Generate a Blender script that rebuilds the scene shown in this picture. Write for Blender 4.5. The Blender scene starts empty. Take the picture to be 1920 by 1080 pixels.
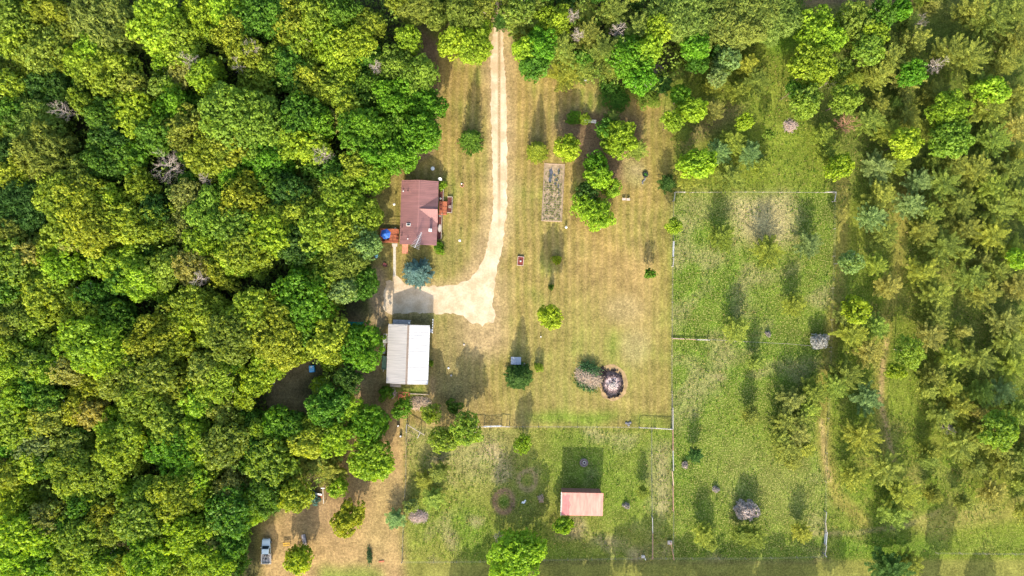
import bpy, math, random
import numpy as np
from mathutils import Vector, Matrix
C = bpy.context.scene.collection
S = 0.13            # metres per photo pixel on the ground
HP = 1280.0         # camera height in photo pixels
H = HP * S
R = math.radians
# ------------------------------------------------------------ camera, sky, sun
cd = bpy.data.cameras.new('camera'); cam = bpy.data.objects.new('camera', cd); C.objects.link(cam)
cam.location = (0, 0, H); cam.rotation_euler = (0, 0, 0)
cd.sensor_width = 36; cd.lens = 18.0 * HP / 960.0; cd.clip_end = 20000; cd.clip_start = 0.5
bpy.context.scene.camera = cam
SUN_EL = 26.0
w = bpy.data.worlds.new('World'); bpy.context.scene.world = w; w.use_nodes = True
nt = w.node_tree; nt.nodes.clear()
sky = nt.nodes.new('ShaderNodeTexSky'); sky.sky_type = 'NISHITA'; sky.sun_disc = False
sky.sun_elevation = R(SUN_EL); sky.sun_rotation = R(184); sky.dust_density = 2.5; sky.ozone_density = .3
bg = nt.nodes.new('ShaderNodeBackground'); bg.inputs[1].default_value = 0.15
wo = nt.nodes.new('ShaderNodeOutputWorld')
nt.links.new(sky.outputs[0], bg.inputs[0]); nt.links.new(bg.outputs[0], wo.inputs[0])
sd = bpy.data.lights.new('sun', 'SUN'); sun = bpy.data.objects.new('sun', sd); C.objects.link(sun)
sd.energy = 2.9; sd.angle = R(0.6); sd.color = (1.0, 0.90, 0.74)
tosun = Vector((-0.07 * math.cos(R(SUN_EL)), -math.cos(R(SUN_EL)), math.sin(R(SUN_EL))))
sun.rotation_euler = tosun.to_track_quat('Z', 'Y').to_euler()
sun.location = (0, -60, 60)
vs = bpy.context.scene.view_settings
vs.view_transform = 'Standard'; vs.look = 'None'; vs.gamma = 1; vs.exposure = 1.66
bpy.context.scene.cycles.max_bounces = 8; bpy.context.scene.cycles.diffuse_bounces = 6; bpy.context.scene.cycles.transmission_bounces = 6
bpy.context.scene.cycles.use_denoising = True

# ------------------------------------------------------------ helpers
def P(px, py, h=0.0):
    "world x, y of what the photo shows at a pixel, for a point h metres up"
    k = (H - h) / H * S
    return ((px - 960) * k, (540 - py) * k)

def node_mat(name):
    m = bpy.data.materials.new(name); m.use_nodes = True
    t = m.node_tree; b = t.nodes['Principled BSDF']
    return m, t, b
MATS = {}
def mat(name, col, rough=0.7, var=0.25, scale=3.0, metal=0.0, bump=0.0, stretch=None, spec=0.3):
    if name in MATS: return MATS[name]
    m, t, b = node_mat(name); L = t.links.new
    tc = t.nodes.new('ShaderNodeTexCoord'); mp = t.nodes.new('ShaderNodeMapping')
    if stretch: mp.inputs['Scale'].default_value = stretch
    n = t.nodes.new('ShaderNodeTexNoise'); n.inputs['Scale'].default_value = scale; n.inputs['Detail'].default_value = 6
    L(tc.outputs['Object'], mp.inputs[0]); L(mp.outputs[0], n.inputs['Vector'])
    r = t.nodes.new('ShaderNodeMapRange'); r.inputs[1].default_value = 0.3; r.inputs[2].default_value = 0.7
    r.inputs[3].default_value = 1 - var; r.inputs[4].default_value = 1 + var
    L(n.outputs[0], r.inputs[0])
    mx = t.nodes.new('ShaderNodeVectorMath'); mx.operation = 'SCALE'; mx.inputs[0].default_value = col[:3]
    L(r.outputs[0], mx.inputs['Scale']); L(mx.outputs[0], b.inputs['Base Color'])
    b.inputs['Roughness'].default_value = rough; b.inputs['Metallic'].default_value = metal
    b.inputs['Specular IOR Level'].default_value = spec
    if bump:
        bn = t.nodes.new('ShaderNodeBump'); bn.inputs['Strength'].default_value = bump; bn.inputs['Distance'].default_value = 0.05
        L(n.outputs[0], bn.inputs['Height']); L(bn.outputs[0], b.inputs['Normal'])
    MATS[name] = m; return m

class MB:
    def __init__(s): s.v = []; s.f = []
    def add(s, vs_, fs_):
        o = len(s.v); s.v += [tuple(v) for v in vs_]; s.f += [tuple(i + o for i in f) for f in fs_]; return s
    def box(s, c, d, rz=0, rx=0, ry=0, top=1.0):
        M = Matrix.Translation(c) @ Matrix.Rotation(rz, 4, 'Z') @ Matrix.Rotation(ry, 4, 'Y') @ Matrix.Rotation(rx, 4, 'X')
        x, y, z = d[0] / 2, d[1] / 2, d[2] / 2
        q = [(-x, -y, -z), (x, -y, -z), (x, y, -z), (-x, y, -z), (-x * top, -y * top, z), (x * top, -y * top, z), (x * top, y * top, z), (-x * top, y * top, z)]
        return s.add([M @ Vector(p) for p in q], [(3, 2, 1, 0), (4, 5, 6, 7), (0, 1, 5, 4), (1, 2, 6, 5), (2, 3, 7, 6), (3, 0, 4, 7)])
    def tube(s, a, b, r0, r1=None, n=6):
        a = Vector(a); b = Vector(b); r1 = r0 if r1 is None else r1
        d = (b - a); 
        if d.length < 1e-6: return s
        q = d.to_track_quat('Z', 'Y'); vs_ = []
        for p, r in ((a, r0), (b, r1)):
            for i in range(n):
                t = 2 * math.pi * i / n; vs_.append(p + q @ Vector((math.cos(t) * r, math.sin(t) * r, 0)))
        fs = [(i, (i + 1) % n, n + (i + 1) % n, n + i) for i in range(n)]
        fs += [tuple(range(n - 1, -1, -1)), tuple(range(n, 2 * n))]
        return s.add(vs_, fs)
    def path(s, pts, r0, r1=None, n=5):
        r1 = r0 if r1 is None else r1; k = len(pts) - 1
        for i in range(k):
            s.tube(pts[i], pts[i + 1], r0 + (r1 - r0) * i / k, r0 + (r1 - r0) * (i + 1) / k, n)
        return s
    def lathe(s, c, prof, n=20):
        vs_ = []; fs = []
        for r, z in prof:
            for i in range(n):
                t = 2 * math.pi * i / n; vs_.append((c[0] + r * math.cos(t), c[1] + r * math.sin(t), c[2] + z))
        for k in range(len(prof) - 1):
            for i in range(n):
                j = (i + 1) % n; fs.append((k * n + i, k * n + j, (k + 1) * n + j, (k + 1) * n + i))
        fs.append(tuple(range(n - 1, -1, -1))); fs.append(tuple((len(prof) - 1) * n + i for i in range(n)))
        return s.add(vs_, fs)
    def prism(s, poly, z0, z1):
        n = len(poly)
        return s.add([(x, y, z0) for x, y in poly] + [(x, y, z1) for x, y in poly],
                     [tuple(range(n - 1, -1, -1)), tuple(range(n, 2 * n))] + [(i, (i + 1) % n, n + (i + 1) % n, n + i) for i in range(n)])
    def build(s, name, m, parent=None, bevel=0, smooth=False):
        me = bpy.data.meshes.new(name); me.from_pydata(s.v, [], s.f); me.validate(); me.update()
        if smooth:
            for p in me.polygons: p.use_smooth = True
        o = bpy.data.objects.new(name, me); C.objects.link(o)
        if m: me.materials.append(m)
        if parent: o.parent = parent
        if bevel:
            b = o.modifiers.new('bevel', 'BEVEL'); b.width = bevel; b.segments = 2; b.limit_method = 'ANGLE'
        return o

def npmesh(name, v, f, m=None, attr=None):
    "mesh from an (n,3) array and an (m,k) face array"
    me = bpy.data.meshes.new(name); k = f.shape[1]
    me.vertices.add(len(v)); me.vertices.foreach_set('co', np.asarray(v, np.float32).ravel())
    me.loops.add(f.size); me.loops.foreach_set('vertex_index', f.astype(np.int32).ravel())
    me.polygons.add(len(f)); me.polygons.foreach_set('loop_start', np.arange(0, f.size, k, dtype=np.int32))
    me.update(calc_edges=True); me.validate()
    if attr is not None:
        a = me.attributes.new('vary', 'FLOAT', 'FACE'); a.data.foreach_set('value', np.asarray(attr, np.float32))
    if m: me.materials.append(m)
    return me

def tag(o, label=None, cat=None, group=None, kind=None):
    if label: o['label'] = label
    if cat: o['category'] = cat
    if group: o['group'] = group
    if kind: o['kind'] = kind
    return o
def thing(name, label, cat, loc=(0, 0, 0), rz=0, group=None):
    o = bpy.data.objects.new(name, None); o.empty_display_size = 0.3; C.objects.link(o)
    o.location = loc; o.rotation_euler = (0, 0, rz)
    return tag(o, label, cat, group)

# ------------------------------------------------------------ ground colours (what grows or lies there, painted on one sheet)
rs = np.random.RandomState(7)
GX0, GX1, GY0, GY1, GD = -150.0, 150.0, -92.0, 92.0, 0.5
gx = np.arange(GX0, GX1 + 0.01, GD); gy = np.arange(GY0, GY1 + 0.01, GD)
XX, YY = np.meshgrid(gx, gy); PX = XX / S + 960; PY = 540 - YY / S
def inpoly(poly, X=None, Y=None):
    X = PX if X is None else X; Y = PY if Y is None else Y
    ins = np.zeros(X.shape, bool); n = len(poly)
    for i in range(n):
        x1, y1 = poly[i]; x2, y2 = poly[(i + 1) % n]
        if y1 == y2: continue
        c = ((y1 > Y) != (y2 > Y)) & (X < (x2 - x1) * (Y - y1) / (y2 - y1) + x1)
        ins ^= c
    return ins
def blur(a, s):
    if s < 0.3: return a
    r = int(3 * s) + 1; k = np.exp(-0.5 * (np.arange(-r, r + 1) / s) ** 2); k /= k.sum()
    a = np.pad(a, r, mode='edge')
    a = np.apply_along_axis(lambda m: np.convolve(m, k, 'valid'), 0, a)
    return np.apply_along_axis(lambda m: np.convolve(m, k, 'valid'), 1, a)
def fnoise(s):
    n = blur(rs.rand(*XX.shape), s); n -= n.mean(); return n / (n.std() + 1e-9)
N1, N2, N3, N4 = fnoise(1.2), fnoise(3.5), fnoise(9), fnoise(22)
WOB1 = fnoise(5) * 3.0; WOB2 = fnoise(5) * 3.0
col = np.zeros(XX.shape + (3,)); spk = np.zeros(XX.shape)
LAWN = np.array((.245, .178, .048)); LAWN2 = np.array((.165, .152, .030)); TAN = np.array((.345, .243, .095))
GRN = np.array((.085, .155, .010)); OLV = np.array((.150, .170, .018)); LUSH = np.array((.065, .150, .008))
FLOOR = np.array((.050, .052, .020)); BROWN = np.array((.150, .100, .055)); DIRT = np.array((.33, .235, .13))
STRAW = np.array((.40, .31, .17))
def mix(msk, c, sp=None):
    global col, spk
    msk = np.clip(msk, 0, 1)[..., None]; col = col * (1 - msk) + np.asarray(c) * msk
    if sp is not None: spk = spk * (1 - msk[..., 0]) + sp * msk[..., 0]
def zone(poly, c, b=1.5, a=1.0, sp=None, wob=1.0):
    m = inpoly(poly, PX + WOB1 * wob, PY + WOB2 * wob).astype(float)
    mix(blur(m, b) * a, c, sp)
def disc(x, y, rx, ry, c, a=1.0, soft=0.3, sp=None, r0=None):
    d = np.sqrt(((PX - x + WOB1 * .5) / rx) ** 2 + ((PY - y + WOB2 * .5) / ry) ** 2)
    m = np.clip((1 - d) / soft, 0, 1)
    if r0 is not None: m *= np.clip((d - r0) / soft, 0, 1)
    mix(m * a, c, sp)
mix(np.ones(XX.shape), OLV, 0.5)
mix(np.clip(0.5 + N3 * .5, 0, 1) * .7, GRN); mix(np.clip(N2 * .5 - .1, 0, 1) * .5, TAN * .9)
# woods floors
LEFTW = [(-300, -300), (760, -300), (790, 60), (800, 250), (720, 330), (700, 480), (690, 600), (660, 700), (650, 860), (560, 940), (490, 990), (480, 1400), (-300, 1400)]
TOPW = [(740, -300), (1520, -300), (1500, 40), (1440, 75), (1260, 150), (1230, 175), (1120, 165), (980, 110), (950, 60), (790, 60)]
RIGHTW = [(1540, 20), (2300, 0), (2300, 560), (1700, 420), (1600, 330), (1500, 200)]
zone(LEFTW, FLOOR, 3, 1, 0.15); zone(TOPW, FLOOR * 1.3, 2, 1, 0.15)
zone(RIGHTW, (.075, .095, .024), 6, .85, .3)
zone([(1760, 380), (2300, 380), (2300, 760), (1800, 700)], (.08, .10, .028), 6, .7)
zone([(740, 60), (800, 55), (835, 100), (820, 300), (760, 320), (780, 130)], BROWN, 2, 1, .3)
# yard lawn
YARD = [(822, 95), (905, 92), (985, 105), (1045, 150), (1120, 175), (1235, 190), (1262, 240), (1262, 803), (760, 803), (700, 760), (720, 610), (700, 560), (705, 330), (750, 318), (815, 300), (828, 230)]
zone(YARD, LAWN, 1.0, 1, .35, .5)
g = blur(inpoly(YARD).astype(float), 1)
mix(g * np.clip(.30 + N3 * .35 + N2 * .18, 0, 1), LAWN2)
mix(g * np.clip(N4 * .5 + N3 * .2, 0, .8), (.20, .185, .045))
mix(g * np.clip(N2 * .35 - .25, 0, .6), GRN * 1.2)
mow = (np.sin(PX * 2 * math.pi / 15 + N3) * .5 + .5)
mix(g * mow * .45, TAN); mix(g * (1 - mow) * .45 * np.clip(N4 + .8, 0, 1), LAWN2 * .85)
zone([(1000, 560), (1262, 560), (1262, 800), (900, 803), (940, 700)], (.185, .190, .045), 8, .45)
zone([(1180, 470), (1225, 470), (1215, 640), (1180, 640)], TAN, 5, .55); zone([(1060, 455), (1200, 470), (1190, 620), (1080, 560)], TAN * .9, 7, .4)
disc(1150, 650, 18, 45, GRN * 1.3, .5, .9); disc(1190, 650, 35, 50, (.26, .22, .10), .5, .6, .9); disc(1170, 580, 50, 35, (.3, .24, .11), .5, .6, .9)
zone([(985, 770), (1180, 772), (1140, 792), (1000, 790)], GRN * 1.25, 2, .9); zone([(1180, 778), (1260, 780), (1260, 798), (1190, 798)], GRN * 1.1, 2, .7)
zone([(1225, 240), (1262, 240), (1262, 800), (1246, 800)], LAWN2, 3, .6)
zone([(700, 330), (745, 325), (735, 520), (700, 510)], (.21, .19, .05), 2, .8)
zone([(815, 440), (850, 430), (870, 500), (800, 530), (740, 480)], (.16, .16, .038), 5, .75)
zone([(640, 600), (725, 590), (725, 780), (665, 790)], (.22, .155, .075), 4, .9); zone([(800, 600), (870, 610), (900, 700), (890, 800), (800, 800)], (.17, .145, .055), 6, .7, .6)
zone([(665, 690), (682, 695), (678, 765), (668, 765)], (.36, .23, .12), 1.5, .9, .8)
zone([(802, 705), (815, 700), (812, 745), (800, 745)], (.33, .21, .11), 1.5, .8, .8)
# mulch island with fruit trees
zone([(1050, 208), (1130, 212), (1200, 225), (1210, 300), (1175, 345), (1130, 350), (1040, 250)], (.155, .10, .055), 2, .9, .3)
zone([(1165, 300), (1210, 300), (1215, 335), (1195, 350), (1165, 335)], (.23, .21, .07), 1.5, .9, 1)
zone([(1180, 310), (1210, 308), (1205, 325), (1180, 322)], STRAW * .9, 1.5, .5, 1)
# front paddock
PAD = [(758, 803), (1262, 803), (1262, 1052), (752, 1056)]
zone(PAD, (.150, .170, .024), .6, 1, .6, .2); g = blur(inpoly(PAD).astype(float), 1)
mix(g * np.clip(.3 + N3 * .5, 0, 1), GRN * 1.05); mix(g * np.clip(N2 * .4 + N4 * .2 - .1, 0, .6), STRAW * .65, .9)
zone([(1020, 820), (1262, 810), (1262, 1000), (1120, 980), (1020, 900)], GRN, 5, .6)
zone([(1225, 830), (1256, 830), (1250, 970), (1232, 970)], STRAW * .85, 3, .7, .8)
zone([(760, 810), (1000, 810), (900, 900), (790, 860)], STRAW * .8, 7, .45, 1)
disc(945, 940, 25, 27, (.26, .16, .08), .95, .18, .3, .42); disc(990, 900, 23, 25, (.27, .2, .09), .8, .18, .3, .42)
disc(945, 940, 11, 11, LUSH, .7, .5); disc(1060, 1000, 30, 22, (.14, .11, .05), .5, .6)
# back pasture
PEN = [(1263, 360), (1570, 360), (1550, 1052), (1263, 1052)]
zone(PEN, (.092, .148, .014), .6, 1, .9, .2); g = blur(inpoly(PEN).astype(float), 1)
mix(g * np.clip(.2 + N3 * .5, 0, 1), LUSH * 1.15); mix(g * np.clip(N2 * .4 + N3 * .3 - .15, 0, .7), STRAW * .62, 1); mix(g * np.clip(-N2 * .5 - .25, 0, .6), GRN * .55)
zone([(1370, 365), (1480, 370), (1495, 440), (1440, 470), (1380, 440)], STRAW * 1.25, 3.5, 1, 1.4)
zone([(1270, 365), (1330, 365), (1320, 410), (1275, 400)], STRAW * .8, 4, .7, 1)
zone([(1265, 740), (1285, 740), (1280, 800), (1268, 800)], STRAW * .8, 2, .6, 1)
zone([(1330, 840), (1560, 860), (1560, 1000), (1380, 960)], (.20, .195, .055), 8, .6)
disc(1350, 710, 18, 10, STRAW * .8, .8, .6)
# right meadow, mown tracks and worn path
MEAD = [(1460, 60), (1500, 70), (1475, 190), (1540, 250), (1560, 360), (1300, 358), (1268, 350), (1330, 250), (1440, 170), (1445, 100)]
mix(blur(inpoly([(1262, -100), (2400, -100), (2400, 1050), (1262, 1050)]).astype(float), 2) * .45, (.098, .152, .012))
zone(MEAD, (.120, .165, .014), 3, .8, .4); zone([(1440, 20), (1520, 15), (1500, 100), (1450, 110)], LUSH * .9, 3, .9, .2)
zone([(1500, -40), (1760, -40), (1740, 8), (1505, 10)], BROWN, 1.5, .9, .3)
zone([(1268, 255), (1380, 190), (1400, 205), (1275, 290)], (.19, .14, .06), 3, .8, .3)
for pl, wd, c, a in ([(1700, 330), (1690, 420), (1685, 500), (1665, 600), (1650, 700), (1652, 800), (1665, 860), (1700, 960)], 13, (.215, .200, .038), .8), \
    ([(1662, 640), (1655, 690), (1650, 760), (1663, 800), (1672, 860)], 5, (.33, .24, .10), .75), \
    ([(1580, 340), (1580, 420), (1570, 560), (1545, 720), (1545, 830), (1570, 930), (1620, 980)], 14, (.225, .205, .040), .8), \
    ([(1540, 790), (1548, 850), (1560, 900)], 5, (.33, .25, .10), .7), ([(1500, 1000), (1600, 1000), (1700, 985), (1760, 960)], 5, (.30, .24, .10), .5), \
    ([(1730, 980), (1820, 970), (1960, 950)], 18, (.215, .205, .045), .7):
    d = np.full(XX.shape, 1e9)
    for (x1, y1), (x2, y2) in zip(pl[:-1], pl[1:]):
        t = np.clip(((PX - x1) * (x2 - x1) + (PY - y1) * (y2 - y1)) / ((x2 - x1) ** 2 + (y2 - y1) ** 2), 0, 1)
        d = np.minimum(d, np.hypot(PX - x1 - t * (x2 - x1) + WOB1 * .5, PY - y1 - t * (y2 - y1)))
    mix(np.clip(1.4 - d / wd, 0, 1) * a, c, .4)
zone([(1560, 1008), (1760, 1008), (1760, 1045), (1570, 1050)], LUSH, 3, .8)
zone([(1760, 1010), (1930, 1000), (1930, 1040), (1760, 1040)], GRN, 3, .5)
for pl, wd in (([(937, -60), (936, 88), (935, 200), (937, 300), (937, 380), (930, 440), (918, 480), (898, 520), (870, 545), (830, 558), (760, 560), (728, 560)], 24), ([(905, 540), (903, 600), (910, 628)], 40), ([(705, 520), (708, 600)], 14)):
    d = np.full(XX.shape, 1e9)
    for (x1, y1), (x2, y2) in zip(pl[:-1], pl[1:]):
        t = np.clip(((PX - x1) * (x2 - x1) + (PY - y1) * (y2 - y1)) / ((x2 - x1) ** 2 + (y2 - y1) ** 2), 0, 1)
        d = np.minimum(d, np.hypot(PX - x1 - t * (x2 - x1) + WOB1 * 1.2, PY - y1 - t * (y2 - y1) + WOB2))
    mix(np.clip(1.6 - d / wd, 0, 1) * .85, (.34, .25, .12), .3)
# mown strip along the bottom
zone([(750, 1056), (1560, 1052), (2300, 1048), (2300, 1500), (750, 1500)], (.165, .170, .035), .8, .9, .25, .3)
zone([(1000, 1050), (1560, 1048), (1560, 1056), (1000, 1058)], (.10, .09, .035), .8, .7, .2, .2)
# clearing and grassy lane in the left woods
zone([(500, 680), (600, 665), (590, 700), (565, 710), (572, 800), (520, 800), (490, 760)], (.24, .185, .085), 3, .9, .3)
LANE = [(655, 830), (745, 740), (762, 800), (758, 1060), (750, 1200), (480, 1200), (490, 990), (560, 940), (620, 900)]
zone(LANE, (.30, .205, .085), 2, 1, .45); zone([(690, 900), (740, 860), (740, 1040), (680, 1030)], (.26, .205, .075), 5, .6)
zone([(600, 1060), (720, 1062), (720, 1100), (600, 1100)], GRN * 1.2, 2, .7)
zone([(550, 905), (690, 880), (690, 960), (600, 1010), (540, 960)], BROWN * 1.2, 6, .6)
# worn verge beside the gravel and behind the barn
zone([(700, 500), (722, 500), (722, 605), (702, 605)], (.24, .18, .11), 2, .8, .4)
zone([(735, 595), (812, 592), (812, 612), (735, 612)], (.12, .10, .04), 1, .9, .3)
zone([(725, 722), (802, 720), (790, 742), (730, 742)], GRN * .9, 1.5, .8, .3)
col *= (1 + .10 * N1 + .05 * N2)[..., None]
col = np.clip(col * np.array((.92, .90, .95)), .006, .7)
ox = np.array([-6000, -2500, -900, -400, -220.]); oy = np.array([-6000, -2500, -900, -350, -150.])
ax = np.concatenate([ox, gx, -ox[::-1]]); ay = np.concatenate([oy, gy, -oy[::-1]])
AX, AY = np.meshgrid(ax, ay)
ix = np.clip(np.round((AX - GX0) / GD).astype(int), 0, len(gx) - 1); iy = np.clip(np.round((AY - GY0) / GD).astype(int), 0, len(gy) - 1)
vcol = col[iy, ix]; vsp = spk[iy, ix]
far = (np.abs(AX) > 150.1) | (np.abs(AY) > 92.1); vcol[far] = (.13, .155, .022); vcol[far & (AX < 0)] = (.07, .09, .02)
nx, ny = len(ax), len(ay)
idx = np.arange(nx * ny).reshape(ny, nx)
F = np.stack([idx[:-1, :-1], idx[:-1, 1:], idx[1:, 1:], idx[1:, :-1]], -1).reshape(-1, 4)
V = np.stack([AX.ravel(), AY.ravel(), np.zeros(nx * ny)], -1)
me = npmesh('ground', V, F)
a = me.color_attributes.new('soil', 'FLOAT_COLOR', 'POINT')
a.data.foreach_set('color', np.concatenate([vcol.reshape(-1, 3), vsp.reshape(-1, 1)], 1).astype(np.float32).ravel())
m, t, b = node_mat('meadow_ground'); L = t.links.new
at = t.nodes.new('ShaderNodeAttribute'); at.attribute_name = 'soil'
geo = t.nodes.new('ShaderNodeNewGeometry')
def noise(scale, detail=4, rough=.6, vec=None):
    n = t.nodes.new('ShaderNodeTexNoise'); n.inputs['Scale'].default_value = scale; n.inputs['Detail'].default_value = detail
    n.inputs['Roughness'].default_value = rough; L(vec or geo.outputs['Position'], n.inputs['Vector']); return n.outputs[0]
def rng(x, a0, a1, b0, b1):
    r = t.nodes.new('ShaderNodeMapRange'); L(x, r.inputs[0])
    for i, q in enumerate((a0, a1, b0, b1)): r.inputs[i + 1].default_value = q
    return r.outputs[0]
def math_(op, x, y):
    r = t.nodes.new('ShaderNodeMath'); r.operation = op
    for i, q in enumerate((x, y)):
        if isinstance(q, (int, float)): r.inputs[i].default_value = q
        else: L(q, r.inputs[i])
    return r.outputs[0]
n1 = noise(1.6, 5, .75); n2 = noise(3.2, 3, .7); n3 = noise(.35, 4)
fleck = math_('MULTIPLY', rng(n2, .50, .66, 0, .75), at.outputs['Alpha'])
mxs = t.nodes.new('ShaderNodeMix'); mxs.data_type = 'RGBA'; L(fleck, mxs.inputs[0]); L(at.outputs['Color'], mxs.inputs[6]); mxs.inputs[7].default_value = (.34, .285, .11, 1)
val = math_('MULTIPLY', rng(n1, .32, .68, .55, 1.45), rng(n3, .3, .7, .9, 1.1))
sc = t.nodes.new('ShaderNodeVectorMath'); sc.operation = 'SCALE'; L(mxs.outputs[2], sc.inputs[0]); L(val, sc.inputs['Scale'])
L(sc.outputs[0], b.inputs['Base Color']); b.inputs['Roughness'].default_value = .95; b.inputs['Specular IOR Level'].default_value = .1
bp = t.nodes.new('ShaderNodeBump'); bp.inputs['Distance'].default_value = .12; L(math_('MULTIPLY', math_('ADD', at.outputs['Alpha'], .5), .7), bp.inputs['Strength'])
L(n2, bp.inputs['Height']); L(bp.outputs[0], b.inputs['Normal'])
me.materials.append(m)
ground = bpy.data.objects.new('ground', me); C.objects.link(ground); tag(ground, kind='structure')

# gravel driveway and turning area
def ribbon(pts, widths):
    L_, R_ = [], []
    for i, p in enumerate(pts):
        a0 = Vector(pts[max(i - 1, 0)]); a1 = Vector(pts[min(i + 1, len(pts) - 1)]); d = (a1 - a0).normalized(); n = Vector((-d.y, d.x))
        L_.append(Vector(p) + n * widths[i] / 2); R_.append(Vector(p) - n * widths[i] / 2)
    return [tuple(q) for q in L_ + R_[::-1]]
def smooth(poly, it=2):
    for _ in range(it):
        q = []
        for i in range(len(poly)):
            a0 = Vector(poly[i]); b0 = Vector(poly[(i + 1) % len(poly)]); q += [tuple(a0 * .75 + b0 * .25), tuple(a0 * .25 + b0 * .75)]
        poly = q
    return poly
DRIVE = [(922, -60), (925, 60), (920, 88), (920, 200), (924, 300), (925, 380), (920, 430), (912, 468), (900, 500), (882, 522), (860, 533), (830, 537), (800, 537), (765, 535), (750, 524), (744, 517), (737, 518), (735, 526), (724, 527), (721, 545), (718, 575), (722, 585),
         (735, 590), (770, 586), (812, 588), (850, 588), (868, 592), (876, 600), (886, 609), (896, 606), (905, 612), (915, 604), (924, 606), (930, 592), (924, 575), (926, 540), (932, 505), (942, 460), (950, 400), (951, 330), (950, 250), (948, 150), (944, 95), (944, 60), (942, -60)]
def sheet(name, poly, z, m, rag=0.0, seed=1):
    rr = random.Random(seed); p2 = []
    for i in range(len(poly)):
        a0 = Vector(poly[i]); b0 = Vector(poly[(i + 1) % len(poly)]); n = max(1, int((b0 - a0).length / 5))
        for k in range(n):
            q = a0.lerp(b0, k / n); p2.append(P(q.x + rr.uniform(-rag, rag), q.y + rr.uniform(-rag, rag)))
    from mathutils.geometry import delaunay_2d_cdt
    n = len(p2); v_, e_, f_, *_r = delaunay_2d_cdt([Vector(q) for q in p2], [(i, (i + 1) % n) for i in range(n)], [list(range(n))], 1, 1e-5)
    me = bpy.data.meshes.new(name); me.from_pydata([(q.x, q.y, z) for q in v_], [], [list(q) for q in f_]); me.update()
    if me.polygons and me.polygons[0].normal.z < 0: me.flip_normals()
    me.materials.append(m)
    o = bpy.data.objects.new(name, me); C.objects.link(o); return tag(o, kind='structure')
# gravel material with two paler wheel tracks and a browner crown
m, t, b = node_mat('gravel'); L = t.links.new
geo = t.nodes.new('ShaderNodeNewGeometry'); sp_ = t.nodes.new('ShaderNodeSeparateXYZ'); L(geo.outputs['Position'], sp_.inputs[0])
x0 = (936 - 960) * S
d1 = math_('ABSOLUTE', math_('SUBTRACT', sp_.outputs[0], x0), 0)
n1 = noise(2.2, 6, .7); n2 = noise(.25, 4); n3 = noise(9, 2)
crown_ = math_('MULTIPLY', rng(d1, .1, .55, 1, 0), rng(n1, .38, .52, .25, 1))
crown_ = math_('MULTIPLY', crown_, rng(sp_.outputs[1], 10, 28, 0, 1))
r1 = t.nodes.new('ShaderNodeMix'); r1.data_type = 'RGBA'; L(rng(n2, .38, .60, 0, 1), r1.inputs[0]); r1.inputs[6].default_value = (.55, .44, .305, 1); r1.inputs[7].default_value = (.43, .32, .195, 1)
r2 = t.nodes.new('ShaderNodeMix'); r2.data_type = 'RGBA'; L(crown_, r2.inputs[0]); L(r1.outputs[2], r2.inputs[6]); r2.inputs[7].default_value = (.25, .18, .085, 1)
sc = t.nodes.new('ShaderNodeVectorMath'); sc.operation = 'SCALE'; L(r2.outputs[2], sc.inputs[0]); L(math_('MULTIPLY', rng(n1, .3, .7, .80, 1.18), rng(n3, .3, .7, .93, 1.07)), sc.inputs['Scale'])
L(sc.outputs[0], b.inputs['Base Color']); b.inputs['Roughness'].default_value = .95; b.inputs['Specular IOR Level'].default_value = .1
GRAVEL = m
sheet('driveway', DRIVE, .02, m, 1.8)
# ------------------------------------------------------------ foliage
def leaf_mat(name, rough=.6, trans=.45, tint=(1.35, 1.2, .5)):
    m = bpy.data.materials.new(name); m.use_nodes = True; t = m.node_tree; t.nodes.clear(); L = t.links.new
    oi = t.nodes.new('ShaderNodeObjectInfo'); at = t.nodes.new('ShaderNodeAttribute'); at.attribute_name = 'vary'
    hs = t.nodes.new('ShaderNodeHueSaturation'); L(oi.outputs['Color'], hs.inputs['Color'])
    r = t.nodes.new('ShaderNodeMapRange'); L(at.outputs['Fac'], r.inputs[0]); r.inputs[3].default_value = .55; r.inputs[4].default_value = 1.45
    L(r.outputs[0], hs.inputs['Value'])
    r2 = t.nodes.new('ShaderNodeMapRange'); L(at.outputs['Fac'], r2.inputs[0]); r2.inputs[3].default_value = .520; r2.inputs[4].default_value = .492
    L(r2.outputs[0], hs.inputs['Hue'])
    b = t.nodes.new('ShaderNodeBsdfPrincipled'); b.inputs['Roughness'].default_value = rough; b.inputs['Specular IOR Level'].default_value = .25
    L(hs.outputs[0], b.inputs['Base Color'])
    tr = t.nodes.new('ShaderNodeBsdfTranslucent')
    mu = t.nodes.new('ShaderNodeVectorMath'); mu.operation = 'MULTIPLY'; L(hs.outputs[0], mu.inputs[0]); mu.inputs[1].default_value = tint; L(mu.outputs[0], tr.inputs[0])
    mx = t.nodes.new('ShaderNodeMixShader'); mx.inputs[0].default_value = trans; L(b.outputs[0], mx.inputs[1]); L(tr.outputs[0], mx.inputs[2])
    o = t.nodes.new('ShaderNodeOutputMaterial'); L(mx.outputs[0], o.inputs[0]); return m
LEAF = leaf_mat('broad_leaves'); NEEDLE = leaf_mat('needles', .7, .38, (1.3, 1.2, .6))
BARK = mat('bark', (.16, .12, .085), .9, .3, 4, bump=.5); PALEBARK = mat('pale_bark', (.42, .36, .29), .9, .25, 4); GREYWOOD = mat('dead_wood', (.30, .255, .225), .9, .25, 3); REDWOOD = mat('rusty_dead_wood', (.30, .15, .10), .9, .3, 3)

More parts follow.
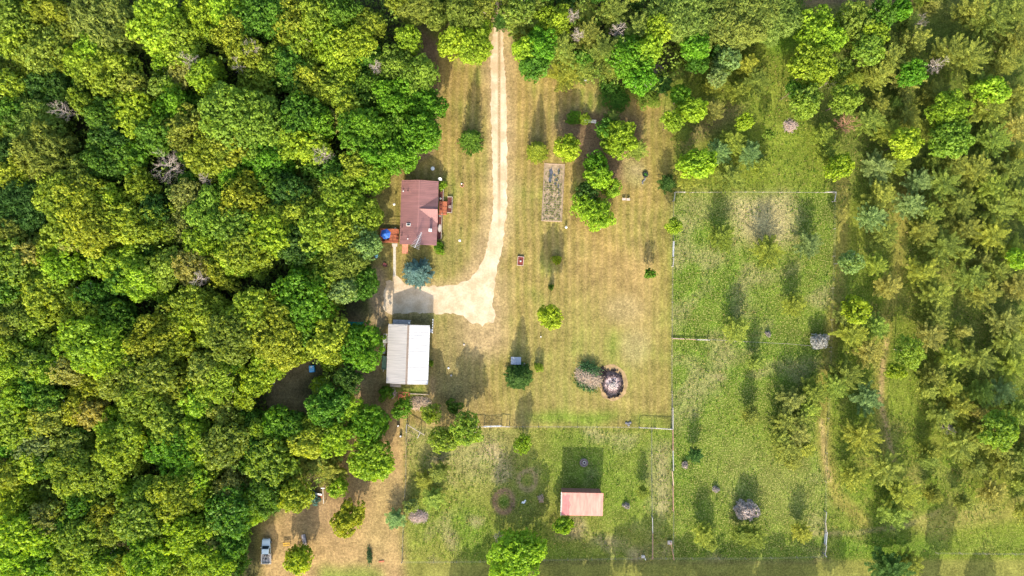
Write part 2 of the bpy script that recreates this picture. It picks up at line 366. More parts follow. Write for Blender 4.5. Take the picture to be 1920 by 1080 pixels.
def quads(cen, nor, sx, sy, rr, along=None):
    "flat leaves: centres, normals, half sizes"
    n = len(cen); nor = nor / (np.linalg.norm(nor, axis=1, keepdims=True) + 1e-9)
    if along is None: along = rr.normal(size=(n, 3))
    u = along - (along * nor).sum(1, keepdims=True) * nor; u /= (np.linalg.norm(u, axis=1, keepdims=True) + 1e-9)
    v = np.cross(nor, u); sx = np.broadcast_to(sx, (n,))[:, None]; sy = np.broadcast_to(sy, (n,))[:, None]
    p = np.stack([cen - u * sx, cen + v * sy - u * sx * .15, cen + u * sx, cen - v * sy + u * sx * .1], 1).reshape(-1, 3)
    f = np.arange(4 * n).reshape(n, 4); return p, f
def pack(parts, name, m):
    vs_, fs, at_ = [], [], []; o = 0
    for p, f, q in parts: vs_.append(p); fs.append(f + o); at_.append(q); o += len(p)
    return npmesh(name, np.concatenate(vs_), np.concatenate(fs), m, np.concatenate(at_))

def broad_crown(seed, Rr, depth=1.0, tuft=.5, leaf=.26, lobes=None, dens=1.0, spiky=False, m=None, gaps=.12):
    rr = np.random.RandomState(seed); nl = lobes or int(12 + Rr * 3.8); lob = []
    # lobe centres spread over a dome, irregular outline
    for i in range(nl):
        az = i * 2.39996 + rr.uniform(-.4, .4); q = ((i + .5) / nl) ** .5; rad = q * Rr * rr.uniform(.55, .92)
        z = Rr * depth * (math.sqrt(max(0, 1 - (rad / Rr) ** 2)) * rr.uniform(.40, .95) - .25 * (rr.rand() < .3))
        lob.append((rad * math.cos(az), rad * math.sin(az), z, Rr * rr.uniform(.17, .36)))
    for i in range(nl // 2):   # lower skirt
        az = rr.uniform(0, 6.28); rad = Rr * rr.uniform(.5, .72); lob.append((rad * math.cos(az), rad * math.sin(az), -Rr * depth * rr.uniform(.1, .4), Rr * rr.uniform(.25, .38)))
    parts = []
    for lx, ly, lz, lr in lob:
        nt_ = max(6, int(4.6 * lr * lr / (tuft * tuft) * dens * 1.1))
        d = rr.normal(size=(nt_, 3)); d[:, 2] = np.abs(d[:, 2]) * 1.1 - .35; d /= np.linalg.norm(d, axis=1, keepdims=True)
        keep = rr.rand(nt_) > gaps; d = d[keep]; nt_ = len(d)
        tc = np.array((lx, ly, lz)) + d * lr * rr.uniform(.75, 1.12, (nt_, 1)) * np.array((1, 1, .85))
        k = 9
        ld = rr.normal(size=(nt_, k, 3)) + d[:, None, :] * 1.1 + np.array((0, 0, .35)); ld /= np.linalg.norm(ld, axis=2, keepdims=True)
        tr_ = tuft * rr.uniform(.6, 1.25, (nt_, 1, 1))
        cen = (tc[:, None, :] + ld * tr_).reshape(-1, 3)
        nor = (ld + rr.normal(size=ld.shape) * .6).reshape(-1, 3)
        sz = leaf * rr.uniform(.7, 1.35, len(cen))
        if spiky: p, f = quads(cen, nor, sz * 1.5, sz * .38, rr, (ld + rr.normal(size=ld.shape) * .5).reshape(-1, 3) + np.array((0, 0, .3)))
        else: p, f = quads(cen, nor, sz, sz * .8, rr)
        q = np.repeat(rr.uniform(.2, .8, nt_), k) * .6 + rr.uniform(0, 1, len(cen)) * .4
        parts.append((p, f, q * .6 + rr.uniform(0, .4)))
    return pack(parts, 'crown', m or LEAF)

def conifer_crown(seed, Rr, hh, levels=9, per=8, fill=1.0, droop=-.1, wide=.16, tip=.9, ragged=.35, power=.9, base=.08):
    "whorled branches carrying flat sprays of needles; Rr metres wide, hh metres high"
    rr = np.random.RandomState(seed); parts = []; cs, al, no, sz, qa = [], [], [], [], []
    for l in range(levels):
        f = l / (levels - 1); z = hh * (base + (1 - base) * f); Lb = Rr * (1 - f) ** power + .12 * Rr
        nb = max(4, int(per * (1 - f * .55))); a0 = rr.uniform(0, 6.28)
        for k in range(nb):
            az = a0 + 6.283 * k / nb + rr.uniform(-.25, .25); ln = Lb * rr.uniform(1 - ragged, 1.08)
            dz = droop + rr.uniform(-.12, .12) + f * .45; ns = max(4, int(ln / .17 * fill)); bq = rr.uniform(0, 1)
            bend = rr.uniform(-.3, .3)
            for s_ in range(ns):
                q = (s_ + rr.uniform(.2, .9)) / ns; r_ = ln * q; a2 = az + bend * q
                ww = wide * (1.25 - .75 * q) * (1 if q < .9 else .7)
                for side in (-1, 0, 1):
                    off = side * ww * rr.uniform(.7, 1.6); x = r_ * math.cos(a2) - off * math.sin(a2); y = r_ * math.sin(a2) + off * math.cos(a2)
                    cs.append((x, y, z + r_ * dz + q * q * .18 * ln + rr.uniform(-.08, .08))); ang = a2 + side * .75 + rr.uniform(-.3, .3)
                    al.append((math.cos(ang), math.sin(ang), dz + .25 + rr.uniform(-.2, .3))); no.append((rr.uniform(-.5, .5), rr.uniform(-.5, .5), 1))
                    sz.append(rr.uniform(.8, 1.3)); qa.append(.55 * bq + .45 * rr.rand())
    cs, al, no, sz, qa = map(np.array, (cs, al, no, sz, qa))
    p, f = quads(cs, no, .185 * sz, .072 * sz, rr, al)
    return pack([(p, f, qa)], 'crown', NEEDLE)

def trunk_mesh(seed, lim=6, spread=.55, pale=False, r=.055, m=None):
    "unit height, unit crown radius"
    rr = random.Random(seed); mb = MB(); p0 = Vector((0, 0, -.02)); pts = [p0]
    for i in range(1, 6): pts.append(Vector((rr.uniform(-.03, .03), rr.uniform(-.03, .03), i / 5)))
    mb.path(pts, r, r * .25, 7)
    for k in range(lim):
        z = rr.uniform(.45, .88); a0 = k * 2.4 + rr.uniform(-.4, .4); s_ = spread * rr.uniform(.6, 1.1)
        q0 = Vector((0, 0, z)); q1 = q0 + Vector((math.cos(a0) * s_ * .5, math.sin(a0) * s_ * .5, .07)); q2 = q0 + Vector((math.cos(a0) * s_, math.sin(a0) * s_, .17))
        mb.path([q0, q1, q2], r * .4, r * .12, 5)
    me = bpy.data.meshes.new('trunk'); me.from_pydata(mb.v, [], mb.f); me.update(); me.materials.append(m or (PALEBARK if pale else BARK)); return me

def bare_mesh(seed, Rr, hh, m, n=14, thick=.07):
    rr = random.Random(seed); mb = MB()
    def grow(p, d, ln, r, dep):
        q = p + d * ln; mb.tube(p, q, r, r * .6, 4)
        if dep == 0: return
        for _ in range(3 if dep > 1 else 4):
            d2 = (d + Vector((rr.gauss(0, .5), rr.gauss(0, .5), rr.gauss(.05, .3)))).normalized()
            grow(p.lerp(q, rr.uniform(.5, 1)), d2, ln * rr.uniform(.55, .8), r * .55, dep - 1)
    for k in range(n):
        a0 = k * 2.4 + rr.uniform(-.3, .3); z = hh * (.25 + .7 * k / n); el = rr.uniform(.1, .7)
        grow(Vector((0, 0, z)), Vector((math.cos(a0) * math.cos(el), math.sin(a0) * math.cos(el), math.sin(el))), Rr * .42 * rr.uniform(.8, 1.1), thick * .7, 3)
    me = bpy.data.meshes.new('crown'); me.from_pydata(mb.v, [], mb.f); me.update(); me.materials.append(m); return me

# (continued below)
# prototypes: (nominal radius in metres, crown mesh, top of crown above the crown origin)
PRO = {'B': [], 'F': [], 'P': [], 'J': [], 'S': [], 'D': [], 'U': [], 'Q': []}
for i, (rad, dep) in enumerate(((2.2, .9), (2.4, .8), (3.4, .72), (3.7, .62), (4.0, .75), (4.4, .6), (5.0, .62), (5.6, .55), (5.2, .68))):
    PRO['B'].append((rad, broad_crown(100 + i, rad, dep, (.40, .32, .44, .33, .30, .45, .36, .44, .32)[i], (.20, .17, .22, .18, .16, .22, .19, .21, .17)[i], gaps=.27, dens=(.85, .7, .9, .75, .7, .9, .8, .9, .7)[i]), rad * dep))
for i, rad in enumerate((2.3, 3.3, 4.0, 4.8)):
    PRO['F'].append((rad, broad_crown(200 + i, rad, .75, .34, .17, dens=.75, gaps=.34), rad * .75))
for i, rad in enumerate((2.6, 3.6, 4.4, 5.2)):
    PRO['P'].append((rad, broad_crown(300 + i, rad, .6, .40, .24, spiky=True, dens=.95, m=NEEDLE, gaps=.15), rad * .6))
for i, (rad, hh) in enumerate(((2.2, 4.5), (2.8, 5.5), (3.3, 6.0), (3.7, 6.5), (3.2, 5.0), (4.0, 6.5))):
    PRO['J'].append((rad, conifer_crown(400 + i, rad, hh, 10, 12, 1.6, .16, .30, ragged=.5, power=.42, base=.3), hh))
for i, (rad, hh) in enumerate(((2.6, 8.0), (3.3, 7.5))):
    PRO['S'].append((rad, conifer_crown(500 + i, rad, hh, 20, 17, 1.5, -.15, .16, ragged=.15, power=.95, base=.03), hh))
for i, (rad, hh) in enumerate(((2.0, 3.2), (3.2, 5.5), (4.2, 8.0))):
    PRO['D'].append((rad, bare_mesh(600 + i, rad, hh, GREYWOOD, 14 + 3 * i), hh))
PRO['G'] = [(rad, conifer_crown(450 + i, rad, hh, 11, 13, 1.7, .22, .34, ragged=.55, power=.38, base=.35), hh) for i, (rad, hh) in enumerate(((3.4, 6.5), (4.0, 7.0), (4.6, 7.5)))]
PRO['K'] = [(2.6, broad_crown(760, 2.6, .8, .26, .15, lobes=16, spiky=True, m=leaf_mat('dead_twigs', .9, .1, (1, 1, 1)), dens=.8, gaps=.15), 2.1)]
PRO['R'] = [(3.2, bare_mesh(650, 3.2, 4.5, REDWOOD, 16), 4.5)]
for i, rad in enumerate((1.0, 1.6)):
    PRO['U'].append((rad, broad_crown(700 + i, rad, .9, .24, .14, lobes=8), rad * .9))
PRO['Q'] = [(2.0, broad_crown(750, 2.0, .8, .20, .11, lobes=14, spiky=True, m=NEEDLE, dens=.6, gaps=.2), 1.6)]
TRUNKS = {k: [trunk_mesh(800 + i * 7 + ord(k), pale=(k == 'F'), spread=.85 if k == 'F' else .5, lim=13 if k == 'F' else 6,
                         m={'D': GREYWOOD, 'R': REDWOOD}.get(k), r=.03 if k in 'JSPDRG' else .045) for i in range(2)] for k in 'BFPJSDUQRGK'}
COL = {'a': ((.042, .092, .012), 'dark'), 'g': ((.068, .142, .012), 'green'), 'e': ((.088, .190, .010), 'emerald'),
       'l': ((.180, .262, .016), 'lime'), 'y': ((.180, .232, .020), 'yellowish'), 'o': ((.140, .185, .024), 'olive'),
       'x': ((.168, .212, .016), 'golden'), 't': ((.195, .205, .045), 'tan'), 's': ((.135, .195, .055), 'silvery'),
       'b': ((.085, .170, .150), 'bluish'), 'm': ((.135, .205, .022), 'pale'), 'k': ((.29, .265, .235), 'grey'), 'n': ((.150, .200, .034), 'sage'), 'w': ((.4, .34, .32), 'grey'), 'r': ((.3, .15, .1), 'rusty')}
NAMES = {'B': ('broadleaf_tree', 'broadleaf tree'), 'F': ('birch_tree', 'birch tree'), 'P': ('pine_tree', 'pine tree'), 'J': ('juniper_tree', 'feathery conifer'),
         'S': ('spruce_tree', 'spruce'), 'D': ('bare_tree', 'bare tree'), 'R': ('bare_tree', 'dead conifer'), 'G': ('pine_tree', 'pine tree'), 'K': ('leafless_shrub', 'leafless shrub'), 'U': ('shrub', 'shrub'), 'Q': ('shrub', 'twiggy shrub')}
# every tree of the photo: x y radius(px) kind colour [height px]
T = '''
20 30 28 Bm;62 20 22 By;100 24 24 By;195 42 50 Pn;35 75 30 By;80 95 32 Bo;130 62 24 Bo;172 92 24 Bl;215 95 20 By;60 118 25 By;112 122 28 By;152 120 25 Bl;200 142 40 By;245 155 20 Fo;296 45 36 Bl;332 62 30 Fy;344 102 28 Fy;375 32 30 Bl;385 142 26 Bl;300 162 18 Fo;340 132 22 Ft;418 25 30 Bl;440 64 32 Fy;462 100 30 Fy;75 155 32 Ba;112 165 25 Ba;20 160 25 By;152 190 20 Bx;112 206 22 Dw 95;62 240 44 Po;18 210 25 Bg;192 215 30 Bg;250 216 34 Bl;330 202 30 Be;347 240 30 Bo;430 215 44 Bm
210 252 28 Ba;288 252 26 Bg;480 32 28 Bg;512 30 28 Bg;540 45 32 Fy;562 74 28 Fy;590 28 26 By;622 58 36 Bl;645 25 28 Bg;662 85 34 Bl;690 45 24 By;635 98 28 Bl;765 72 25 Bl;690 112 28 Bg;650 132 34 Bl;740 122 32 Bm;790 142 31 Bm;500 122 30 By;480 152 28 Fy;540 128 28 Bg;582 152 32 By;622 165 28 By;690 165 32 Bg;750 185 40 Be;804 196 29 Be;680 242 36 Be;742 255 42 Be;790 250 32 Be;700 292 28 Be;748 290 30 Be;655 202 24 Bx
482 232 42 Bm;420 252 34 Bm;560 215 32 Bg;592 232 30 Be;545 266 28 Bl;585 278 26 Bl;622 226 18 Ft;612 172 24 Fx;642 178 24 By;500 300 30 Be;532 310 20 Be;562 318 16 Jx;603 290 22 Dw 98;628 325 24 Bg;668 306 26 By;695 332 26 Bl;410 300 30 Bx;432 330 28 Be;470 345 20 Be;465 375 40 Bx;512 350 22 Bg;540 360 28 Ba;588 362 24 Bo;632 358 34 Fy;652 385 24 Bl;680 405 32 By;620 400 28 By;600 432 34 By;642 440 38 By;555 390 30 By;520 402 26 By;400 400 42 Bm;440 425 36 Bm;500 440 36 Bl
462 470 34 By;540 430 28 Bg;556 462 26 Ba;676 458 30 Bs;648 492 34 Po;600 490 22 By;575 475 22 Bg;622 520 30 Fy;645 545 24 Bs;672 530 30 Bg;570 558 44 Be;612 548 26 Fo;20 292 32 Pa;80 285 36 Po;20 330 28 By;48 338 18 Bl;75 325 22 Ft;105 365 34 By;142 345 34 Bo;152 375 40 By;212 378 30 Bl;190 300 30 Bg;232 302 28 Bg;252 288 20 Be;211 339 9 Jb;262 355 25 Fx;330 315 34 Dw 96;376 332 14 Dw 85;346 362 22 Ft;390 292 34 Bx;432 285 28 By;290 392 25 Ba;340 425 26 Ft
282 422 38 Bx;232 420 34 By;180 430 38 By;132 422 34 By;38 385 42 Pa;15 432 28 Po;62 462 25 Bo;92 462 28 Bx;50 474 20 Ft;130 455 20 Ft;22 492 34 Bm;62 502 24 Bm;372 455 24 Bl;358 498 30 Ft;366 522 18 Dw 95;352 110 20 Dw 96;470 92 22 Dw 98;440 116 16 Dw 92;700 118 14 Dw 90;1560 150 14 Dw 60;1760 120 18 Dw 75;432 482 32 Bl;410 508 30 By;200 492 30 By;112 494 30 Bl;150 502 22 Bl;240 492 28 Bl;262 524 30 Bl;312 508 34 Bm;222 520 24 Bg;98 528 22 By;20 540 22 Bg;170 556 28 Fg;72 560 28 By;38 592 32 Bo;62 608 28 Fy;118 548 22 By;156 590 38 Bx;216 598 34 Bg
170 640 46 Bl;206 664 38 Bl;242 640 20 Ba;290 628 42 Bx;322 644 34 By;342 600 25 Bl;362 572 34 By;402 592 30 By;432 632 42 Bo;400 622 28 By;10 612 25 Bo;62 642 20 Bl;20 652 20 By;108 652 20 By;26 692 30 Bl;66 682 26 Bo;92 694 24 Bl;130 692 28 Ft;152 702 22 By;166 726 26 Fx;60 732 28 Bg;92 748 25 Bg;25 748 22 Bl;240 712 42 Bo;290 702 34 Bo;262 742 34 By;332 722 32 By;372 750 28 Bl;384 692 24 Bo;412 716 38 Fy;428 682 18 Be;478 712 26 Bl
136 768 24 Fx;170 776 24 Ft;30 802 30 By;62 792 28 By;92 782 26 Bo;212 802 28 Bl;260 782 25 By;312 792 28 Bm;416 770 26 Bo;442 786 14 Bx;472 582 34 By;512 592 34 By;472 622 34 Bo;520 644 36 By;558 648 30 By 70;502 674 30 Bl;620 642 28 By;618 678 16 Bl 45;575 622 24 Bg;674 652 38 Be 78;600 722 15 Fl 30;640 748 18 Bg;612 764 28 Bg;650 712 24 Ba;690 795 34 Be 60;696 865 36 Bl 62;590 804 32 By 70;520 794 26 Be;420 835 34 Bo;362 832 32 Bl;508 862 34 Bm;478 842 20 Bg;596 776 16 By 40;552 800 22 Bg
575 832 24 By;622 820 28 Bl;562 872 22 Jo;622 880 26 Jx;598 868 20 Jo;545 912 26 Jo;430 916 26 Ft;352 900 30 Bl;374 930 26 Bl;466 952 36 Bl 70;430 962 32 Bg;500 928 28 Bg;350 1000 38 Bl;382 1045 30 Bl;552 932 24 Bx;632 916 17 Bl 45;584 936 13 Ub 14;652 975 28 Bx 50;558 1052 28 Bl 50;396 1024 20 Ft;20 832 25 Be;65 838 32 Bs;55 872 26 Bl;88 872 22 Bg;130 832 25 Bo;142 880 40 Bm;162 914 28 By;196 890 28 Bm;220 852 38 By;242 818 28 By;332 842 38 Be;310 828 20 Bl
20 892 24 By;92 922 28 Jx;85 972 28 Ft;30 952 28 Bl;328 928 38 By;280 922 28 Bm;230 918 16 Bl;260 975 32 Bm;200 962 26 Fx;150 950 18 Bg;40 1000 36 Bl;80 1018 28 Bl;150 1005 38 Bm;210 1000 20 Fo;262 1010 20 Be;282 1052 42 Bl;322 1068 28 By;440 952 30 Bg;412 982 20 Bm;426 868 18 Jx;430 1022 28 Bg;410 1062 24 Bl;446 1000 18 Bg;28 1052 30 Bl;72 1062 26 Be;122 1060 24 By;230 1062 22 Fx;176 1056 24 Bl;446 1056 20 Bg 50;8 255 20 By
782 14 26 Po;816 28 22 Po;870 22 32 Po;850 76 28 Bl;884 82 30 Bl 75;904 56 18 Bl 60;894 14 26 Fo 80;972 22 28 Fo 80;980 48 28 Po;1002 12 24 Po;1036 44 32 Bl;1012 86 28 Be;984 92 24 Bl;1002 120 26 Bg;1050 98 28 Po;1056 142 30 Jx;1100 72 28 Po;1130 102 30 Po;1095 25 24 Jo;1150 30 30 Po;1076 22 14 Dw;1160 52 18 Dw;1086 58 14 Dw;1192 62 26 Po;1182 108 38 Fe;1202 146 26 Fe;1216 92 24 Bl;1250 26 34 Pn;1290 32 40 Pn;1332 22 38 Pn;1370 46 40 Pn;1420 20 40 Pn;1458 32 38 Pn
1300 62 30 Pn;1404 56 26 Pn;1236 52 24 Bl;1090 132 24 Jo;1305 86 24 Be;1310 118 20 Bg;1366 110 22 Bs;1346 145 15 Fs;1336 162 18 Jx;1382 176 20 Jx;1400 126 20 Jx;1416 152 26 Jo;1276 180 18 Be;1300 205 24 Bl;1332 210 22 Jt;1260 226 17 Bl;1396 228 16 Bl 50;1276 250 18 Jo;1370 270 24 Jx;1346 286 22 Js;1310 306 28 Bl;1404 290 22 Js;1366 335 26 Jo;1288 335 22 Jo;1440 254 9 Um;1425 312 18 Jx;1240 160 18 Ja
1535 55 30 Bl;1562 72 24 Bl;1606 44 34 Fo;1640 62 20 Bl;1632 92 24 Bm;1690 15 19 Be;1655 28 22 Fg;1525 122 32 Bl;1576 130 20 Bm;1514 188 28 Bm;1490 168 18 Bg;1586 186 26 Bm;1496 148 12 Dw;1716 45 22 Dw;1698 44 16 Jo;1704 84 26 Po;1770 104 32 Po;1660 112 26 Po;1640 145 24 Po;1692 150 26 Jt;1712 136 22 Be;1806 112 34 Po;1850 42 38 Po;1886 30 30 Po;1812 24 28 Po;1892 84 32 Po;1870 118 26 Po;1744 180 24 Jo;1830 165 26 Jo;1866 168 22 Bl
1780 205 30 Bl;1846 212 30 Jm;1900 182 26 Jo;1640 202 22 Jo;1580 236 26 Rr;1540 256 22 Jx;1622 230 26 Jo;1656 248 22 Jx;1692 220 24 Jo;1702 266 26 Bl;1742 242 22 Jo;1786 262 32 Bm;1850 266 28 Jm;1896 242 26 Jt;1576 312 24 Bl 60;1546 290 16 Jx;1640 316 24 Js;1676 308 20 Jx;1716 342 20 Js;1760 345 28 Jo;1780 310 22 Jo;1822 322 28 Jo;1850 354 28 Jx;1884 322 26 Jo;1645 370 24 Jo;1700 386 22 Js;1734 402 20 Jm;1792 382 26 Jo;1860 392 26 Jo;1904 372 26 Jo
1630 410 22 Js;1652 440 24 Jo;1726 432 24 Jo;1762 462 28 Jo;1802 430 24 Jo;1850 442 28 Jx;1892 472 26 Jx;1598 492 20 Fs;1638 497 17 Jx;1726 510 24 Jx;1660 536 20 Jt;1746 552 26 Jm;1812 520 26 Jo;1836 550 26 Jo;1862 504 22 Jo;1900 540 26 Jt;1908 485 16 Bl;1610 584 22 Bl;1582 592 16 Jt;1746 592 22 Jo;1874 602 26 Jt;1590 628 26 Jx;1636 612 20 Jm;1622 658 26 Jt;1710 660 24 Fm;1736 630 26 Jt;1682 696 15 Bl;1746 702 22 Jo;1580 702 26 Jm;1620 745 24 Js
1776 670 22 Jx;1826 672 26 Jo;1882 642 26 Jo;1890 684 26 Jx;1772 726 20 Jx;1792 758 24 Jx;1870 734 24 Js;1902 772 28 Pg;1832 736 22 Jm;1760 778 22 Jo;1772 802 14 Dw;1610 816 30 Jx;1878 806 28 Bm;1792 832 28 Jo;1862 832 22 Jo;1882 868 22 Jo;1656 876 28 Jo;1594 890 22 Jx;1682 922 28 Jx;1670 962 24 Jm;1856 922 22 Jt;1916 906 18 Jo;1662 1062 34 Ja;1700 1052 20 Jx
1350 446 24 Jx;1436 472 26 Jx;1514 460 21 Js;1486 572 18 Jx;1378 618 20 Jm;1416 678 14 Jo;1480 750 24 Jt;1512 765 20 Jx;1470 792 24 Jo;1492 812 22 Jt;1472 840 22 Jo;1500 780 20 Jo;1462 818 16 Jo;1506 838 16 Jx;1484 865 13 Jo;1918 958 18 Jo;1822 870 16 Jo;1745 925 14 Jx;1800 940 13 Jo;1735 860 14 Jo;1905 850 20 Jo;1845 800 20 Jo;1740 846 15 Jx;1520 736 24 Jx;1562 722 22 Jm;1406 778 15 Jo;1536 641 17 Kw 20;1441 626 6 Kw 5;1302 852 12 Ja;1284 872 7 Kw 6;1318 1000 18 Jx;1386 1000 15 Jx;1410 1004 20 Jx;1402 956 20 Kw 26;1332 1020 10 Jm;1500 996 16 Jx;1204 922 12 Jx;1175 948 7 Kw 5;1342 918 7 Kw 5
965 1046 42 Bl 72;1055 985 17 Bl 38;980 832 15 Bl 35;935 1008 13 Dw 18;824 884 18 Jo;814 934 20 Jm 25;832 826 26 Fm 52;872 806 25 Fm 62;808 775 20 Fm 45;852 762 14 Ug 26;753 769 17 Be 40;722 739 13 Ue 22;742 972 18 Js 24;795 900 16 Jx 25;770 948 14 Fs 20
883 265 22 Sg 66;783 512 26 Sb 60;1007 284 19 Sy 52;972 706 24 Sa 52;1064 276 26 Bl 50;1160 258 28 Bl 48;1136 240 18 Bg 44;1192 282 20 Jo 36;1146 224 15 Jo 36;1120 308 20 Be 44;1122 332 24 Bl 46;1148 352 16 Bl 36;1096 385 24 Fl 44;1122 402 24 Fl 44;1100 362 18 Ba 40;1264 423 14 Fl 45;1219 513 9 Ue 28;1043 487 8 Ul 14;1034 538 5 Ug 9;1032 594 22 Bl 72;1010 690 9 Ql 16;1076 221 14 Qe 14;1097 222 12 Ql 12;829 348 8 Ul 12;822 462 8 Ue 12;826 471 7 Ul 8;1148 176 26 Qg 16;1215 186 22 Qm 20;1160 190 20 Qg 14;712 635 10 Ue 20;808 682 5 Ul 8;1250 345 16 Ja 30
'''
rr = random.Random(11)
TREES = []
for e in T.replace('\n', ';').split(';'):
    e = e.split()
    if not e: continue
    x, y, r_ = float(e[0]), float(e[1]), float(e[2]); k, c = e[3][0], e[3][1]
    if k == 'P' and (x > 1600 or (x > 960 and x < 1230)): k = 'G'
    if k == 'J' and x > 1560: r_ *= 1.15
    if k == 'J' and 1262 < x < 1560 and y > 360: r_ *= 1.12
    TREES.append([x, y, r_, k, c, float(e[4]) if len(e) > 4 else None])
def inp(poly, x, y): return bool(inpoly(poly, np.array([x]), np.array([y]))[0])
CLEAR = [[(500, 665), (612, 655), (590, 820), (505, 810)], [(655, 560), (760, 500), (900, 900), (640, 1080), (560, 1080), (450, 1080), (450, 985), (560, 925), (655, 900)], [(690, 330), (760, 330), (760, 520), (690, 520)], [(565, 670), (605, 670), (605, 710), (565, 710)], [(780, 40), (850, 40), (850, 200), (800, 110)]]
def fill(poly, n, kinds, rlo, rhi, hk, gap):
    k = 0
    for _ in range(n * 60):
        x = rr.uniform(-70, 1990); y = rr.uniform(-70, 1150)
        if not inp(poly, x, y) or any(inp(c, x, y) for c in CLEAR): continue
        inside = 0 < x < 1920 and 0 < y < 1080
        r_ = rr.uniform(rlo, rhi) * (1 if inside else 1.25)
        if min(math.hypot(x - q[0], y - q[1]) - q[2] for q in TREES) < r_ * gap: continue
        kk = rr.choice(kinds); TREES.append([x, y, r_, kk[0], kk[1], (hk * rr.uniform(.8, 1.1)) if inside else None]); k += 1
        if k >= n: break
fill(LEFTW, 75, ['Bg', 'Bg', 'Fg', 'Fy', 'By', 'Fo', 'Fl'], 15, 22, 64, -.25)
fill(TOPW, 26, ['Po', 'Jo', 'Bg', 'Ja', 'Jx'], 13, 20, 55, .05)
fill([(1580, -60), (1990, -60), (1990, 880), (1730, 880), (1700, 420), (1640, 340), (1600, 200)], 36, ['Jo', 'Jx', 'Jo', 'Jm', 'Jt'], 13, 20, 38, .12)
# trees just below and beyond the frame whose shadows reach into it
for x, y, r_, h_ in ((440, 1120, 34, 90), (860, 1150, 26, 66), (905, 1160, 30, 78), (1010, 1155, 32, 90), (1060, 1165, 30, 82), (1120, 1160, 30, 80), (1180, 1165, 26, 92), (1235, 1170, 34, 92), (1290, 1165, 26, 84),
                     (1345, 1168, 32, 78), (1400, 1172, 30, 80), (1468, 1170, 32, 80), (1520, 1168, 30, 82), (1590, 1172, 24, 90), (1770, 1165, 24, 72), (1812, 1140, 28, 100), (1870, 1170, 26, 70)):
    TREES.append([x, y + 62, r_, 'B', rr.choice('gly'), h_])

LAND = [(30, 'photo top'), (80, 'driveway mouth'), (150, 'lawn top'), (228, 'white bench'), (275, 'lawn spruce'), (316, 'white lid'), (372, 'cross gable'), (437, 'blue umbrella'),
        (512, 'blue spruce'), (575, 'barn shadow'), (640, 'barn roof'), (700, 'burn pile'), (750, 'orange frame'), (800, 'yard fence'), (868, 'ring feeder'), (945, 'pink shed'), (1033, 'parked pickup'), (1150, 'photo bottom')]
def region(x, y):
    if x < 240 and y < 1090: return 'far left woods'
    if x < 480 and y < 1090: return 'mid left woods'
    if x < 835 and (y < 700 or x < 640) and y < 1090: return 'left woods edge'
    if y >= 1090: return 'below bottom strip'
    if x < 905: return 'by grassy lane' if x < 760 and y > 700 else 'left of driveway'
    if y < 190 and x < 1240: return 'upper woods'
    if x < 1262: return 'main yard' if y < 803 else 'front paddock'
    if x < 1560: return 'back pasture' if y > 360 else 'upper pasture scrub'
    return 'right scrub' if x < 1730 else 'far right scrub'
def lm(y): return min(LAND, key=lambda q: abs(q[0] - y))[1]
def sizew(r_): return 'small ' if r_ < 18 else ('large ' if r_ > 33 else '')
ORD = ['first', 'second', 'third', 'fourth', 'fifth', 'sixth', 'seventh', 'eighth', 'ninth', 'tenth', 'eleventh', 'twelfth']
NUM = ['zero', 'one', 'two', 'three', 'four', 'five', 'six', 'seven', 'eight', 'nine', 'ten', 'eleven', 'twelve']
grp = {}
for i, q in enumerate(TREES):
    x, y, r_, k, c, h_ = q
    key = (sizew(r_), COL[c][1], NAMES[k][1], region(x, y), lm(y)); grp.setdefault(key, []).append(i)
LABEL = {}
SPECIAL = {(883, 265): 'round dark green spruce standing alone on the lawn above the house', (783, 512): 'round blue spruce between the house and the gravel turning area',
           (972, 706): 'dense dark spruce directly below the little grey-roofed coop', (1007, 284): 'small olive round spruce at the top left corner of the vegetable plot',
           (1032, 594): 'lone lime tree on a bare trunk in the middle of the lawn', (965, 1046): 'large lime tree at the bottom edge below the pink shed',
           (674, 652): 'large bright green tree leaning over the teal tarp', (1536, 641): 'round leafless grey shrub at the right end of the pasture cross fence', (1402, 956): 'round leafless grey shrub low in the back pasture',
           (1580, 236): 'rust red dead conifer in the right-hand scrub', (330, 315): 'large grey leafless tree deep in the left woods'}
for key, ids in grp.items():
    ids.sort(key=lambda i: TREES[i][0])
    for n, i in enumerate(ids):
        s_, c, k, rg, l_ = key
        kp = k if k == 'spruce' else k
        if len(ids) == 1: LABEL[i] = f'{s_}{c} {k} of {rg}, level with {l_}'
        else: LABEL[i] = f'{ORD[n]} from left of {NUM[len(ids)]} {s_}{c} {k}s, {rg}, level with {l_}'
        sp2 = SPECIAL.get((int(TREES[i][0]), int(TREES[i][1])))
        if sp2: LABEL[i] = sp2
